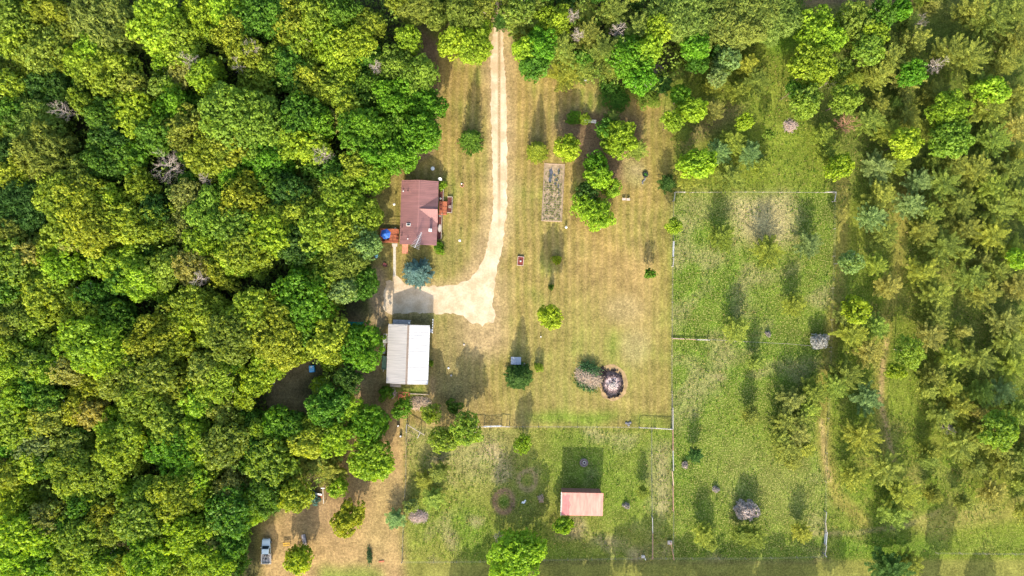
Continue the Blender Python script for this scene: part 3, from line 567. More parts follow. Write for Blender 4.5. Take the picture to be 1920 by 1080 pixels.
for i, (x, y, r_, k, c, h_) in enumerate(TREES):
    rm = r_ * S
    cand = sorted(PRO[k], key=lambda p: abs(p[0] - rm) + rr.uniform(0, .7))
    rad, me, top = cand[0]; sc_ = rm * ((1.2 if x < 630 else 1.07) if k in 'BFPJG' and h_ is None else 1.04) / rad
    if h_ is None: h_ = (62 + .6 * r_) * rr.uniform(.88, 1.12) if k in 'BFP' else (56 + .4 * r_) if k == 'G' else ((28 + .45 * r_) * (1.2 if x > 1560 else 1) if k in 'JR' else (80 if k == 'D' and x < 1300 else 40))
    hm = h_ * S
    if k == 'K': c = 'k'
    if k in 'JSDRG':      # crown reaches down to the ground
        zs = hm / top if k in 'SJRG' else min(hm / top, 1.6 * sc_); cz = max(0, hm - top * zs); mid = cz + hm * (.25 if k in 'SJ' else .55)
        if k == 'J': mid = hm * .45
    elif k in 'UQK': zs = max(.5, min(1.4, hm / (top * 1.5))); cz = hm - top * zs; mid = hm * .6
    else: zs = sc_; cz = hm - top * zs; mid = hm - top * zs * .6
    bx, by = P(x, y, mid)
    t_ = thing(NAMES[k][0], LABEL[i], NAMES[k][1].split()[-1], (bx, by, 0), rr.uniform(0, 6.28), {'B': 'broadleaf trees of the woods and yard', 'F': 'fine-leaved trees', 'P': 'pines', 'J': 'feathery conifers in the scrub and pasture', 'S': 'spruces in the yard', 'D': 'leafless grey trees', 'R': None, 'G': 'pines', 'K': 'round leafless shrubs', 'U': 'shrubs around the yard', 'Q': 'shrubs around the yard'}[k])
    o = bpy.data.objects.new('crown', me); C.objects.link(o); o.parent = t_; o.location = (0, 0, cz); o.scale = (sc_ * rr.uniform(.86, 1.2), sc_ * rr.uniform(.86, 1.2), zs * rr.uniform(.95, 1.2)) if k in 'BFP' else (sc_, sc_, zs)
    j = rr.uniform(1.3, 1.65) if k in 'BF' else rr.uniform(1.1, 1.4); cc = COL[c][0]; g2 = rr.uniform(.92, 1.15); j *= rr.uniform(1.0, 1.3) if k in 'JG' else 1; 
    if k in 'JG' and c in 'mgoxt': cc = tuple(a_ * .55 + b_ * .45 for a_, b_ in zip(cc, (.165, .180, .030)))
    o.color = (cc[0] * j * g2, cc[1] * j, cc[2] * j, 1)
    if k not in 'QK' and (k != 'U' or r_ > 8):
        o = bpy.data.objects.new('trunk', rr.choice(TRUNKS[k])); C.objects.link(o); o.parent = t_
        o.scale = (rm, rm, (cz + top * zs * (.85 if k == 'F' else .55 if k in 'BPU' else .95)))
print('TREES', len(TREES), {k: sum(1 for q in TREES if q[3] == k) for k in PRO})

# ------------------------------------------------------------ undergrowth and tall grass (nobody could count them)
rn = np.random.RandomState(5)
def scatter(n, test, x0=-30, x1=1950, y0=-30, y1=1110):
    x = rn.uniform(x0, x1, n); y = rn.uniform(y0, y1, n); k = test(x, y); return x[k], y[k]
ug = [LEFTW, TOPW]
x, y = scatter(75000, lambda x, y: (inpoly(LEFTW, x, y) | inpoly(TOPW, x, y)) & ~(inpoly(CLEAR[0], x, y) | inpoly(CLEAR[1], x, y) | inpoly(CLEAR[2], x, y) | inpoly(CLEAR[4], x, y)))
cen = np.stack([(x - 960) * S, (540 - y) * S, rn.gamma(2, 1.5, len(x))], -1)
k = 5; cc = np.repeat(cen, k, 0) + rn.normal(size=(len(cen) * k, 3)) * np.array((.35, .35, .15)); cc[:, 2] = np.abs(cc[:, 2]) + .05
p, f = quads(cc, rn.normal(size=cc.shape) * .6 + np.array((0, -.2, 1)), (.3 * rn.uniform(.6, 1.4, len(cc))), .2, rn)
me = npmesh('undergrowth', p, f, LEAF, np.repeat(rn.uniform(0, 1, len(cen)), k)); o = bpy.data.objects.new('undergrowth', me); C.objects.link(o); o.color = (.15, .225, .026, 1)
tag(o, 'low shaded green undergrowth covering the floor of the woods', 'undergrowth', kind='stuff')
def grass(name, label, polys, n, colr, hh, seed, frac=1.0):
    x, y = scatter(n, lambda x, y: np.logical_or.reduce([inpoly(pl, x, y) for pl in polys]))
    # clump them with the ground noise
    ii = np.clip(((x - 960) * S - GX0) / GD, 0, len(gx) - 1).astype(int); jj = np.clip(((540 - y) * S - GY0) / GD, 0, len(gy) - 1).astype(int)
    keep = (N2[jj, ii] + N3[jj, ii] * .7 + rn.normal(size=len(x)) * .8) > -0.5 * frac; x, y = x[keep], y[keep]
    cen = np.stack([(x - 960) * S, (540 - y) * S, np.zeros(len(x))], -1); k = 4
    az = rn.uniform(0, 6.28, (len(cen), k)); lean = rn.uniform(.3, 1.2, (len(cen), k)); hgt = hh * rn.uniform(.5, 1.4, (len(cen), k))
    d = np.stack([np.cos(az) * lean, np.sin(az) * lean, np.ones_like(az)], -1); d /= np.linalg.norm(d, axis=2, keepdims=True)
    cc = cen[:, None, :] + d * hgt[..., None] * .5; nor = np.stack([-np.cos(az) * .8, -np.sin(az) * .8, lean], -1)
    p, f = quads(cc.reshape(-1, 3), nor.reshape(-1, 3), (hgt * .5).ravel(), .06, rn, d.reshape(-1, 3))
    me = npmesh(name, p, f, NEEDLE, np.repeat(rn.uniform(0, 1, len(cen)), k)); o = bpy.data.objects.new(name, me); C.objects.link(o); o.color = colr + (1,)
    tag(o, label, 'grass', kind='stuff')
EAST = [(1262, 60), (1990, 60), (1990, 1048), (1262, 1048)]
grass('pasture_grass', 'tall green grass growing through the paddocks and scrub', [PAD, EAST], 70000, (.11, .19, .014), .40, 1)
grass('dry_grass', 'pale dry grass stalks standing in the paddocks', [PAD, PEN, EAST, [(1370, 365), (1495, 370), (1495, 470), (1380, 450)]], 11000, (.30, .25, .09), .42, 2, .1)
#OBJECTS#
# ------------------------------------------------------------ the house
M_ = mat
roofm = M_('maroon_metal_roof', (.235, .115, .105), .5, .16, .8, stretch=(.3, 1.5, 1), spec=.4); siding = M_('cream_siding', (.55, .50, .42), .7, .1, 2); deckm = M_('red_stained_deck', (.36, .115, .055), .75, .3, 3, stretch=(1, 8, 1))
deckdark = M_('dark_stained_boards', (.11, .035, .028), .8, .3, 3); whitep = M_('white_paint', (.74, .73, .70), .5, .08, 2); glassm = M_('window_glass', (.03, .04, .05), .08, .1, 1, spec=.8)
concrete = M_('concrete', (.46, .42, .34), .9, .2, 2); greym = M_('galvanised_steel', (.42, .43, .45), .45, .2, 2, metal=.6); blackm = M_('black_rubber', (.02, .02, .022), .8, .2, 3)
bluem = M_('blue_canvas', (.035, .13, .50), .7, .15, 2); rustm = M_('orange_rusty_paint', (.48, .15, .08), .7, .35, 3); woodm = M_('weathered_wood', (.36, .30, .235), .9, .3, 3); tanw = M_('tan_branch_wood', (.42, .33, .24), .9, .3, 5)
soilm = M_('garden_soil', (.20, .135, .085), .95, .3, 2, bump=.5); greenp = M_('faded_green_paint', (.14, .23, .15), .7, .25, 2); teal = M_('teal_tarp', (.01, .20, .16), .5, .2, 1.5, bump=.4)
stonem = M_('pale_stone', (.42, .38, .34), .9, .3, 4)
def spin(o, deg): o.rotation_euler = (0, 0, R(deg)); return o
HX, HY = P(785.4, 398.6, 3.0)
hw, hl, he, hr = 4.45, 7.7, 2.6, 3.75
house = thing('farmhouse', 'low farmhouse with maroon ribbed metal roof and a cross gable facing the driveway', 'house', (HX, HY, 0), R(-1.9))
mb = MB(); mb.box((0, 0, 1.3), (8.1, 14.6, 2.58))
for s in (-1, 1): mb.add([(-4.05, s * 7.3, 2.59), (4.05, s * 7.3, 2.59), (0, s * 7.3, 3.62), (-4.05, s * 7.1, 2.59), (4.05, s * 7.1, 2.59), (0, s * 7.1, 3.62)], [(0, 1, 2), (5, 4, 3), (0, 2, 5, 3), (1, 4, 5, 2), (0, 3, 4, 1)])
mb.build('wall', siding, house)
mb = MB(); gy = .85; gv = 3.25; gx_ = 4.62
def slab(poly, th=.09):
    "roof sheet with thickness"
    n = len(poly); a_ = [Vector(p) for p in poly]; nn = (a_[1] - a_[0]).cross(a_[2] - a_[0]).normalized(); nn = nn if nn.z > 0 else -nn
    lo = [p - nn * th for p in a_]
    fs = [tuple(range(n)), tuple(range(2 * n - 1, n - 1, -1))] + [(i, i + n, (i + 1) % n + n, (i + 1) % n) for i in range(n)]
    mb.add(a_ + lo, fs)
slab([(-hw, -hl, he), (0, -hl, hr), (0, hl, hr), (-hw, hl, he)])
gt = (hr - he) / hw
for z0, z1, q in ((gy + gv, hl, 1), (-hl, gy - gv, 1)): slab([(0, z0, hr), (hw, z0, he), (hw, z1, he), (0, z1, hr)])
slab([(0, gy, hr), (hw, gy + gv, he), (0, gy + gv, hr)]); slab([(0, gy - gv, hr), (hw, gy - gv, he), (0, gy, hr)])
ribs = []
y = -hl + .25
while y < hl:
    ribs.append(((-hw, y, he), (0, y, hr)))
    xe = hw
    if abs(y - gy) < gv: xe = hw * abs(y - gy) / gv
    if xe > .3: ribs.append(((0, y, hr), (xe, y, hr - gt * xe)))
    y += .42
for p, q in ribs:
    p, q = Vector(p), Vector(q); d = q - p; mb.box((p + q) / 2 + Vector((0, 0, .02)), (d.length, .05, .05), ry=-math.atan2(d.z, d.x))
mb.box((0, 0, hr + .03), (.36, 2 * hl + .04, .05))
roof = mb.build('roof', roofm, house)
mb = MB(); slab([(.02, gy, hr + .01), (hw + .1, gy, hr - .04), (hw + .1, gy + gv, he + .01)]); slab([(.02, gy, hr + .01), (hw + .1, gy - gv, he + .01), (hw + .1, gy, hr - .04)])
x = .5
while x < hw:
    f_ = x / hw
    for s in (-1, 1): mb.tube((x, gy, hr - .02), (x, gy + s * gv * f_, hr - (hr - he) * f_ + .02), .025, n=4)
    x += .42
mb.tube((0, gy, hr + .02), (hw + .1, gy, hr - .02), .07, n=6)
tag(mb.build('cross_gable', roofm, house), 'triangular cross gable with one dark and one pale slope')
mb = MB(); mb.add([(4.06, gy - 3, 2.55), (4.06, gy + 3, 2.55), (4.06, gy, 3.62), (4.3, gy - 3, 2.55), (4.3, gy + 3, 2.55), (4.3, gy, 3.62)], [(0, 2, 1), (3, 4, 5), (0, 1, 4, 3), (1, 2, 5, 4), (2, 0, 3, 5)]); mb.build('gable_wall', siding, house)
mb = MB(); mb.box((3.0, -4.2, 3.55), (.55, .55, 1.5)); mb.box((3.0, -4.2, 4.34), (.7, .7, .08)); ch = mb.build('chimney', whitep, house)
mb = MB(); mb.tube((3.0, -4.2, 4.35), (3.0, -4.2, 4.6), .13); mb.build('flue', greym, ch)
mb = MB(); mb.box((-2.35, -3.0, 3.26), (1.0, .66, .16), ry=-math.atan(gt)); sk = mb.build('skylight', whitep, house)
mb = MB(); mb.box((-2.35, -3.0, 3.36), (.82, .48, .02), ry=-math.atan(gt)); mb.build('pane', glassm, sk)
for x, y, mm in ((-3.9, 5.0, whitep), (-2.75, 5.15, blackm), (-3.9, -3.6, blackm), (-3.9, -5.5, blackm), (-2.4, -6.7 + .3, whitep)):
    mb = MB(); z = hr - gt * abs(x); mb.tube((x, y, z - .05), (x, y, z + .35), .09, n=8); mb.lathe((x, y, z + .33), [(.09, 0), (.15, .02), (.13, .08)], 8); mb.build('vent_pipe', mm, house)
for x, y, wx, wy in ((4.06, 5, .05, 1.4), (4.06, -3.5, .05, 1.4), (-4.06, 4, .05, 1.2), (-4.06, 0, .05, 1.2), (1.8, -7.3, 1.3, .05), (-2, 7.3, 1.2, .05)):
    mb = MB(); mb.box((x, y, 1.55), (wx + .06, wy + .06, 1.15)); wn = mb.build('window', whitep, house); mb = MB(); mb.box((x * 1.008, y * 1.004, 1.55), (wx + .02 if wx < .1 else wx - .1, wy + .02 if wy < .1 else wy - .1, 1.0)); mb.build('pane', glassm, wn)
mb = MB(); mb.box((4.07, gy - .2, 1.55), (.07, .95, 2.0)); dr = mb.build('door', whitep, house); mb = MB(); mb.tube((4.12, gy - .55, 1.5), (4.19, gy - .55, 1.5), .04); mb.build('handle', greym, dr)

def deck(name, label, x0, y0, x1, y1, z, m, rails, railm, cat='deck'):
    "pixel rectangle; rails = sides to fence, l r t b"
    ax_, ay_ = P(x0, y0, z); bx_, by_ = P(x1, y1, z); cx, cy = (ax_ + bx_) / 2, (ay_ + by_) / 2; W, D = bx_ - ax_, ay_ - by_
    d = thing(name, label, cat, (cx, cy, 0), R(-1.9)); mb = MB(); n = max(2, int(D / .16))
    for i in range(n): mb.box((0, -D / 2 + (i + .5) * D / n, z - .02), (W, D / n - .012, .04))
    mb.build('boards', m, d); mb = MB()
    for sx in (-1, 1):
        for sy in (-1, 1): mb.box((sx * (W / 2 - .1), sy * (D / 2 - .1), z / 2 - .03), (.1, .1, z - .03))
    mb.box((0, 0, z - .1), (W - .06, D - .06, .1)); mb.build('frame', m, d)
    for s in rails:
        mb = MB(); L_ = D if s in 'lr' else W; k = max(2, int(L_ / 1.3) + 1)
        for i in range(k):
            u = -L_ / 2 + .05 + i * (L_ - .1) / (k - 1); px_, py_ = {'l': (-W / 2 + .04, u), 'r': (W / 2 - .04, u), 't': (u, D / 2 - .04), 'b': (u, -D / 2 + .04)}[s]
            mb.box((px_, py_, z + .5), (.08, .08, 1.0))
        for zz, th in ((1.0, .1), (.55, .05), (.2, .05)):
            c_ = {'l': (-W / 2 + .04, 0, z + zz), 'r': (W / 2 - .04, 0, z + zz), 't': (0, D / 2 - .04, z + zz), 'b': (0, -D / 2 + .04, z + zz)}[s]
            mb.box(c_, (th, L_, .05) if s in 'lr' else (L_, th, .05))
        mb.build('railing', railm, d)
    return d
deck('deck', 'red stained deck under the blue umbrella on the left of the house', 714.5, 429.5, 747.5, 455, .6, deckm, 'ltb', deckm)
deck('porch', 'bright red plank porch below the cross gable', 823, 377.5, 838, 403, .6, deckm, 'b', deckm, 'porch')
deck('ramp', 'dark wheelchair ramp landing with pale railings right of the red porch', 839, 369.5, 848.5, 399.5, .45, deckdark, 'rtb', woodm, 'ramp')
deck('porch', 'narrow dark porch strip beside the house above the red porch', 823.5, 355, 832, 376.5, .5, deckdark, 'r', woodm, 'porch')
bed = deck('planter_box', 'long narrow dark planting bed along the house wall below the porch', 820, 399.5, 829, 448, .3, deckdark, 'r', woodm, 'planting bed')
mb = MB(); mb.lathe((0, -.6, .3), [(.42, 0), (.45, .02), (.40, .05), (.0, .06)], 14); o = mb.build('gravel_patch', stonem, bed); o.scale = (1, 2.2, 1); o.location = (0, .8, 0)
d = deck('ramp', 'salmon red timber ramp leading down from the lower end of house', 754, 458, 765, 475.5, .25, M_('salmon_boards', (.52, .21, .13), .8, .2, 3), '', deckm, 'ramp')
# concrete walk with step
sheet('footpath', [(737.3, 458), (742.3, 458), (742.3, 518), (737.3, 518)], .03, concrete); sheet('path_landing', [(735, 456.5), (745, 456.5), (744.8, 462.5), (735.4, 462.5)], .036, concrete)
# umbrella over a table, chairs
ux, uy = P(722.5, 438.5, 2.9)
um = thing('patio_umbrella', 'blue patio umbrella open over the red deck left of house', 'umbrella', (ux, uy, .6)); mb = MB(); n = 6
cv = [(0, 0, 2.45)] + [(1.3 * math.cos(i * math.pi / 3 + .3), 1.3 * math.sin(i * math.pi / 3 + .3), 1.95) for i in range(6)] + [(0, 0, 2.41)] + [(1.28 * math.cos(i * math.pi / 3 + .3), 1.28 * math.sin(i * math.pi / 3 + .3), 1.91) for i in range(6)]
mb.add(cv, [(0, 1 + i, 1 + (i + 1) % 6) for i in range(6)] + [(7, 8 + (i + 1) % 6, 8 + i) for i in range(6)] + [(1 + i, 8 + i, 8 + (i + 1) % 6, 1 + (i + 1) % 6) for i in range(6)]); mb.build('canopy', bluem, um)
mb = MB(); mb.tube((0, 0, .02), (0, 0, 2.5), .025, n=8); mb.build('pole', whitep, um); mb = MB(); mb.lathe((0, 0, .01), [(.28, 0), (.27, .06), (.05, .1)], 14); mb.build('base', blackm, um)
tb = thing('patio_table', 'round patio table standing beneath the blue umbrella', 'table', (ux + .05, uy - .75, .6)); mb = MB(); mb.lathe((0, 0, .70), [(.5, 0), (.52, .02), (.5, .04)], 18); mb.build('tabletop', glassm, tb)
for a0 in range(4):
    mb = MB(); mb.tube((.35 * math.cos(a0 * 1.57 + .78), .35 * math.sin(a0 * 1.57 + .78), 0.01), (.3 * math.cos(a0 * 1.57 + .78), .3 * math.sin(a0 * 1.57 + .78), .7), .02); mb.build('leg', whitep, tb)
def chair(x, y, z, rz, label, m, group='red wooden chairs on the decks'):
    c_ = thing('chair', label, 'chair', (x, y, z), rz, group)
    mb = MB(); mb.box((0, 0, .42), (.52, .5, .05)); mb.build('seat', m, c_, .01); mb = MB(); mb.box((0, .27, .75), (.52, .05, .6), rx=-.2); mb.build('backrest', m, c_, .01)
    for sx in (-1, 1):
        mb = MB(); mb.box((sx * .28, 0, .62), (.07, .55, .03)); mb.box((sx * .28, -.22, .51), (.05, .05, .2)); mb.build('armrest', m, c_)
        for sy in (-1, 1): mb = MB(); mb.box((sx * .22, sy * .2, .21), (.05, .05, .38)); mb.build('leg', m, c_)
cw = M_('dark_red_wood', (.16, .045, .03), .7, .3, 3)
for px_, py_, rz, l_ in ((720, 450, 3.1, 'dark red chair by the lower left corner of the deck'), (728, 448, 3.1, 'dark red chair on the deck right of the umbrella table'), (745.5, 447, -1.5, 'dark red chair against the house wall on the deck')):
    x, y = P(px_, py_, .8); chair(x, y, .61, rz, l_, cw)
for px_, py_, l_ in ((827, 384, 'upper of two dark red chairs on the bright porch'), (827, 391.5, 'lower of two dark red chairs on the bright porch')):
    x, y = P(px_, py_, .8); chair(x, y, .61, -1.57, l_, cw)
x, y = P(844, 388, .8); chair(x, y, .46, 1.57, 'pale grey chair on the dark ramp landing', woodm)
for px_, py_, l_ in ((826, 372.5, 'small white pot at the upper end of the dark porch'), (824.5, 405, 'small white flowerpot in the long planting bed'), (741, 428, 'tan pot beside the umbrella deck railing')):
    x, y = P(px_, py_, .6); p_ = thing('flower_pot', l_, 'flower pot', (x, y, {428: 0.0, 405: .3}.get(py_, .5)), group='flower pots around the house'); mb = MB(); mb.lathe((0, 0, 0.01), [(.12, 0), (.2, .3), (.22, .33)], 12); mb.build('pot', whitep, p_)
    mb = MB(); rr2 = random.Random(3)
    for _ in range(16): a0 = rr2.uniform(0, 6.28); mb.tube((0, 0, .3), (.22 * math.cos(a0), .22 * math.sin(a0), rr2.uniform(.4, .6)), .03, .01, 4)
    mb.build('plant', greenp, p_)
# aerial on the lower gable
x, y = P(784, 450, 5.2); an = thing('television_aerial', 'long television aerial on a mast at the lower end of the house roof', 'aerial', (x, y, 0), R(-24)); alm = M_('aluminium', (.5, .5, .52), .4, .05, 1)
mb = MB(); mb.tube((0, -1.2, 0), (0, -1.2, 5.4), .035, n=6); mb.build('mast', greym, an); mb = MB(); mb.tube((0, -2.0, 5.2), (0, 2.0, 5.2), .06); mb.build('boom', alm, an)
for i in range(11): mb = MB(); ly = -1.9 + i * .37; hl_ = 1.15 - i * .09; mb.tube((-hl_, ly, 5.2), (hl_, ly, 5.2), .024, n=4); mb.build('rod', alm, an)
# dish by the top right corner of the house
x, y = P(825, 334, 1.4); ds = thing('satellite_dish', 'white satellite dish on a post at the top right corner of the house', 'satellite dish', (x, y, 0), R(10)); mb = MB(); mb.tube((0, 0, 0), (0, 0, 1.3), .04); mb.build('post', greym, ds)
mb = MB(); mb.lathe((0, 0, 0), [(.05, 0), (.3, .05), (.48, .16), (.46, .17), (.28, .07), (.04, .02)], 18); o = mb.build('dish', whitep, ds); o.location = (0, -.1, 1.35); o.rotation_euler = (R(50), 0, R(-20)); mb = MB(); mb.tube((0, -.1, 1.3), (.35, -.6, 1.7), .025); mb.box((.36, -.62, 1.72), (.12, .16, .1)); mb.build('arm', whitep, ds)
x, y = P(811.3, 316, .3); wl = thing('well_lid', 'round white lid on the shaded lawn above the house', 'lid', (x, y, 0)); mb = MB(); mb.lathe((0, 0, 0), [(.42, 0), (.42, .3)], 20); mb.build('curb', concrete, wl); mb = MB(); mb.lathe((0, 0, .302), [(.46, 0), (.47, .05), (.3, .09), (0.02, .1)], 20); mb.build('lid', whitep, wl)
# posts on the lawn
def feeder(px_, py_, h_, label, big=True):
    x, y = P(px_, py_, h_); f_ = thing('bird_feeder', label, 'bird feeder', (x, y, 0), .3, 'bird feeders on poles around the house'); mb = MB(); mb.tube((0, 0, 0), (0, 0, h_ - .2), .035); mb.build('pole', greym, f_)
    mb = MB(); mb.box((0, 0, h_ - .1), (.34, .34, .2)); mb.build('box', whitep, f_); mb = MB(); mb.box((0, 0, h_ + .06), (.5, .5, .12), top=.3); mb.build('roof', whitep, f_)
feeder(739, 383, 1.6, 'white bird feeder on a pole left of the house roof'); feeder(862, 451, 1.5, 'white bird feeder on a pole in the lawn right of house')
x, y = P(866.5, 347.5, 0); fp = thing('post_ring', 'tall lamp post rising from a ring of red brick in the lawn', 'post', (x, y, 0)); mb = MB()
for i in range(12): a0 = i * math.pi / 6; mb.box((.42 * math.cos(a0), .42 * math.sin(a0), .08), (.2, .14, .16), rz=a0 + 1.57)
mb.build('brick_ring', M_('red_brick', (.40, .19, .13), .9, .2, 3), fp); mb = MB(); mb.tube((0, .1, 0), (0, .1, 1.9), .03); mb.build('pole', blackm, fp); mb = MB(); mb.lathe((0, .1, 1.85), [(.05, 0), (.17, .05), (.19, .28), (.05, .38)], 10); mb.build('lantern', greym, fp)
# things by the woods edge left of the walk
x, y = P(705.5, 478, .5); tk = thing('gas_tank', 'pale blue gas tank with a cylinder neck beside the woods', 'tank', (x, y, 0), R(4)); lb = M_('pale_blue_paint', (.22, .50, .62), .45, .1, 2)
mb = MB(); mb.lathe((0, 0, 0), [(.1, -.75), (.34, -.62), (.4, -.4), (.4, .4), (.34, .62), (.1, .75)], 18); o = mb.build('cylinder', lb, tk, smooth=True); o.rotation_euler = (R(90), 0, 0); o.location = (0, 0, .55)
mb = MB(); mb.tube((0, .7, .55), (0, 2.0, .55), .18, .12, 10); mb.build('neck', lb, tk)
for s in (-1, 1): mb = MB(); mb.box((0, s * .4, .09), (.6, .1, .18)); mb.build('leg', concrete, tk)
x, y = P(721.5, 496.5, .4); wb = thing('wheelbarrow', 'small red wheelbarrow in the shade left of the walk', 'wheelbarrow', (x, y, 0), R(55)); rd = M_('dull_red_paint', (.38, .12, .10), .5, .2, 3)
mb = MB(); mb.add([(-.3, -.3, .3), (.3, -.3, .3), (.3, .3, .3), (-.3, .3, .3), (-.42, -.55, .62), (.42, -.55, .62), (.42, .45, .62), (-.42, .45, .62)], [(3, 2, 1, 0), (0, 1, 5, 4), (1, 2, 6, 5), (2, 3, 7, 6), (3, 0, 4, 7)]); o = mb.build('tray', rd, wb); sm = o.modifiers.new('s', 'SOLIDIFY'); sm.thickness = .02
for s in (-1, 1): mb = MB(); mb.tube((s * .1, -.7, .2), (s * .3, 1.0, .55), .02); mb.build('handle', woodm, wb); mb = MB(); mb.tube((s * .25, .3, .4), (s * .28, .4, 0), .02); mb.build('leg', blackm, wb)
mb = MB(); mb.tube((-.05, -.7, .2), (.05, -.7, .2), .2, n=14); mb.build('wheel', blackm, wb)

# ------------------------------------------------------------ the garage / pole barn
gxx, gyy = P(764.6, 664.4, 3.8); gw, gl, ge, gr = 4.95, 7.05, 3.5, 4.45
gar = thing('pole_barn', 'pole barn with white ribbed metal roof split by a brown ridge strip', 'barn', (gxx, gyy, 0), R(-2.1))
wt = M_('white_metal_roof', (.50, .49, .47), .5, .10, .7, stretch=(.3, 2, 1), spec=.3); wt2 = M_('weathered_white_roof', (.43, .405, .375), .6, .13, 1.2, stretch=(.15, 3, 1)); barnw = M_('grey_barn_wall', (.38, .37, .34), .7, .15, 2)
mb = MB(); mb.box((0, 0, 1.74), (9.3, 13.5, 3.47))
for s in (-1, 1): mb.add([(-4.65, s * 6.75, 3.48), (4.65, s * 6.75, 3.48), (0, s * 6.75, 4.32), (-4.65, s * 6.6, 3.48), (4.65, s * 6.6, 3.48), (0, s * 6.6, 4.32)], [(0, 1, 2), (5, 4, 3), (0, 2, 5, 3), (1, 4, 5, 2), (0, 3, 4, 1)])
mb.build('wall', barnw, gar)
gt2 = (gr - ge) / gw
for s, mm, l_ in ((-1, wt2, 'streaky grey-white left roof slope'), (1, wt, 'bright clean white right roof slope')):
    mb = MB(); slab([(s * .25, -gl, gr - gt2 * .25), (s * gw, -gl, ge), (s * gw, gl, ge), (s * .25, gl, gr - gt2 * .25)]); y = -gl + .15; rrg = random.Random(4)
    while y < gl:
        mb.box((s * (gw + .25) / 2, y, (ge + gr) / 2 + .01), ((gw - .27), .05 if s < 0 else .035, .055 if s < 0 else .03), ry=s * math.atan(gt2)); y += .38 if s < 0 else .76
    tag(mb.build('roof', mm, gar), l_)
mb = MB(); mb.box((0, 0, gr - .02), (.5, 2 * gl, .1)); mb.build('ridge_strip', M_('brown_ridge', (.19, .15, .12), .8, .2, 3), gar)
mb = MB(); mb.box((.6, 6.78, 1.4), (3.2, .08, 2.7)); dr = mb.build('door', whitep, gar); mb = MB(); mb.box((.6, 6.84, 1.0), (.3, .05, .06)); mb.build('handle', blackm, dr)
mb = MB(); mb.box((-4.68, 1, 1.9), (.06, 1.2, .9)); wn = mb.build('window', whitep, gar); mb = MB(); mb.box((-4.71, 1, 1.9), (.03, 1.0, .7)); mb.build('pane', glassm, wn)
mb = MB()
for y in np.arange(-6.5, 6.8, .9): mb.box((gw + .02, y, ge - .02), (.06, .78, .1))
mb.build('gutter', whitep, gar)
x, y = P(753, 605.5, 2.4); le = thing('lean_to', 'grey lean-to awning against the top wall of the barn', 'awning', (x, y, 0), R(-2.1)); mb = MB(); mb.box((0, 0, 2.42), (4.2, 1.5, .08), rx=-.12); mb.build('roof', M_('grey_sheet', (.25, .235, .23), .7, .2, 2), le)
for s in (-1, 1): mb = MB(); mb.box((s * 1.95, .6, 1.16), (.1, .1, 2.32)); mb.build('post', woodm, le)
x, y = P(766.5, 606, 2.9); o = thing('outdoor_lamp', 'small pale outdoor lamp on the barn top gable', 'lamp', (x, y, 2.4)); mb = MB(); mb.lathe((0, 0, 0), [(.2, 0), (.22, .15), (.08, .35)], 10); mb.build('lamp_shade', whitep, o); mb = MB(); mb.tube((0, 0, .2), (0, -.6, .3), .03); mb.build('arm', greym, o)
# picket strip and bits beside the barn
x, y = P(811, 612, .8); pf = thing('picket_fence', 'short row of white pickets at the top right corner of barn', 'fence', (x, y, 0), R(-2))
for i in range(6): mb = MB(); mb.box((0, 1.6 - i * .62, .45), (.12, .3, .9)); mb.build('picket', whitep, pf)
mb = MB(); mb.box((.08, 0, .6), (.04, 3.6, .08)); mb.build('rail', whitep, pf)
x, y = P(808, 620, .5); o = thing('utility_box', 'grey utility box against the right wall of the barn', 'utility box', (x, y, 0)); mb = MB(); mb.box((0, 0, .5), (.7, .9, 1.0)); mb.build('cabinet', greym, o, .03); mb = MB(); mb.box((.36, 0, .5), (.03, .7, .8)); mb.build('door', greym, o)
# junk along the left barn wall
def frame_rack(px_, py_, W, D, z, label, m, name='metal_frame', cat='metal frame', seed=1, extra=5):
    x, y = P(px_, py_, z / 2); f_ = thing(name, label, cat, (x, y, 0), R(-4)); rx_ = random.Random(seed); mb = MB(); c4 = [(-W / 2, -D / 2), (W / 2, -D / 2), (W / 2, D / 2), (-W / 2, D / 2)]
    for i in range(4):
        for zz in (.15, z): mb.tube((*c4[i], zz), (*c4[(i + 1) % 4], zz), .045, n=5)
    mb.build('frame', m, f_)
    for q in c4: mb = MB(); mb.tube((*q, 0), (*q, z), .045, n=5); mb.build('leg', m, f_)
    mb = MB()
    for _ in range(extra): a0 = rx_.uniform(-W / 2, W / 2); mb.tube((a0, -D / 2, z), (rx_.uniform(-W / 2, W / 2), D / 2, z + rx_.uniform(0, .2)), .04, n=5)
    mb.build('bars', m, f_); return f_
frame_rack(723, 634, .9, 2.0, 1.3, 'tangle of pale pipes leaning by the upper left barn wall', M_('pale_pipe', (.5, .52, .5), .5, .2, 2), 'pipe_rack', 'pipe rack', 3, 9)
frame_rack(718.5, 652, 1.0, 2.6, .8, 'white tube bed frame left of the barn', M_('white_tube', (.6, .6, .56), .5, .2, 2), 'bed_frame', 'bed frame', 5, 4)
x, y = P(720.5, 680, .8); ct = thing('farm_cart', 'faded green farm cart parked against the left barn wall', 'cart', (x, y, 0), R(-3)); mb = MB(); mb.box((0, 0, .75), (1.0, 3.2, .08))
for s in (-1, 1): mb.box((s * .5, 0, .95), (.06, 3.2, .4)); mb.box((0, s * 1.6, .95), (1.0, .06, .4))
mb.build('bed', greenp, ct)
for sx in (-1, 1):
    for sy in (-1, 1): mb = MB(); mb.tube((sx * .58, sy * 1.1, .3), (sx * .46, sy * 1.1, .3), .3, n=14); mb.build('wheel', blackm, ct)
mb = MB(); mb.tube((0, -1.6, .6), (-.3, -2.3, .3), .04); mb.build('drawbar', whitep, ct)
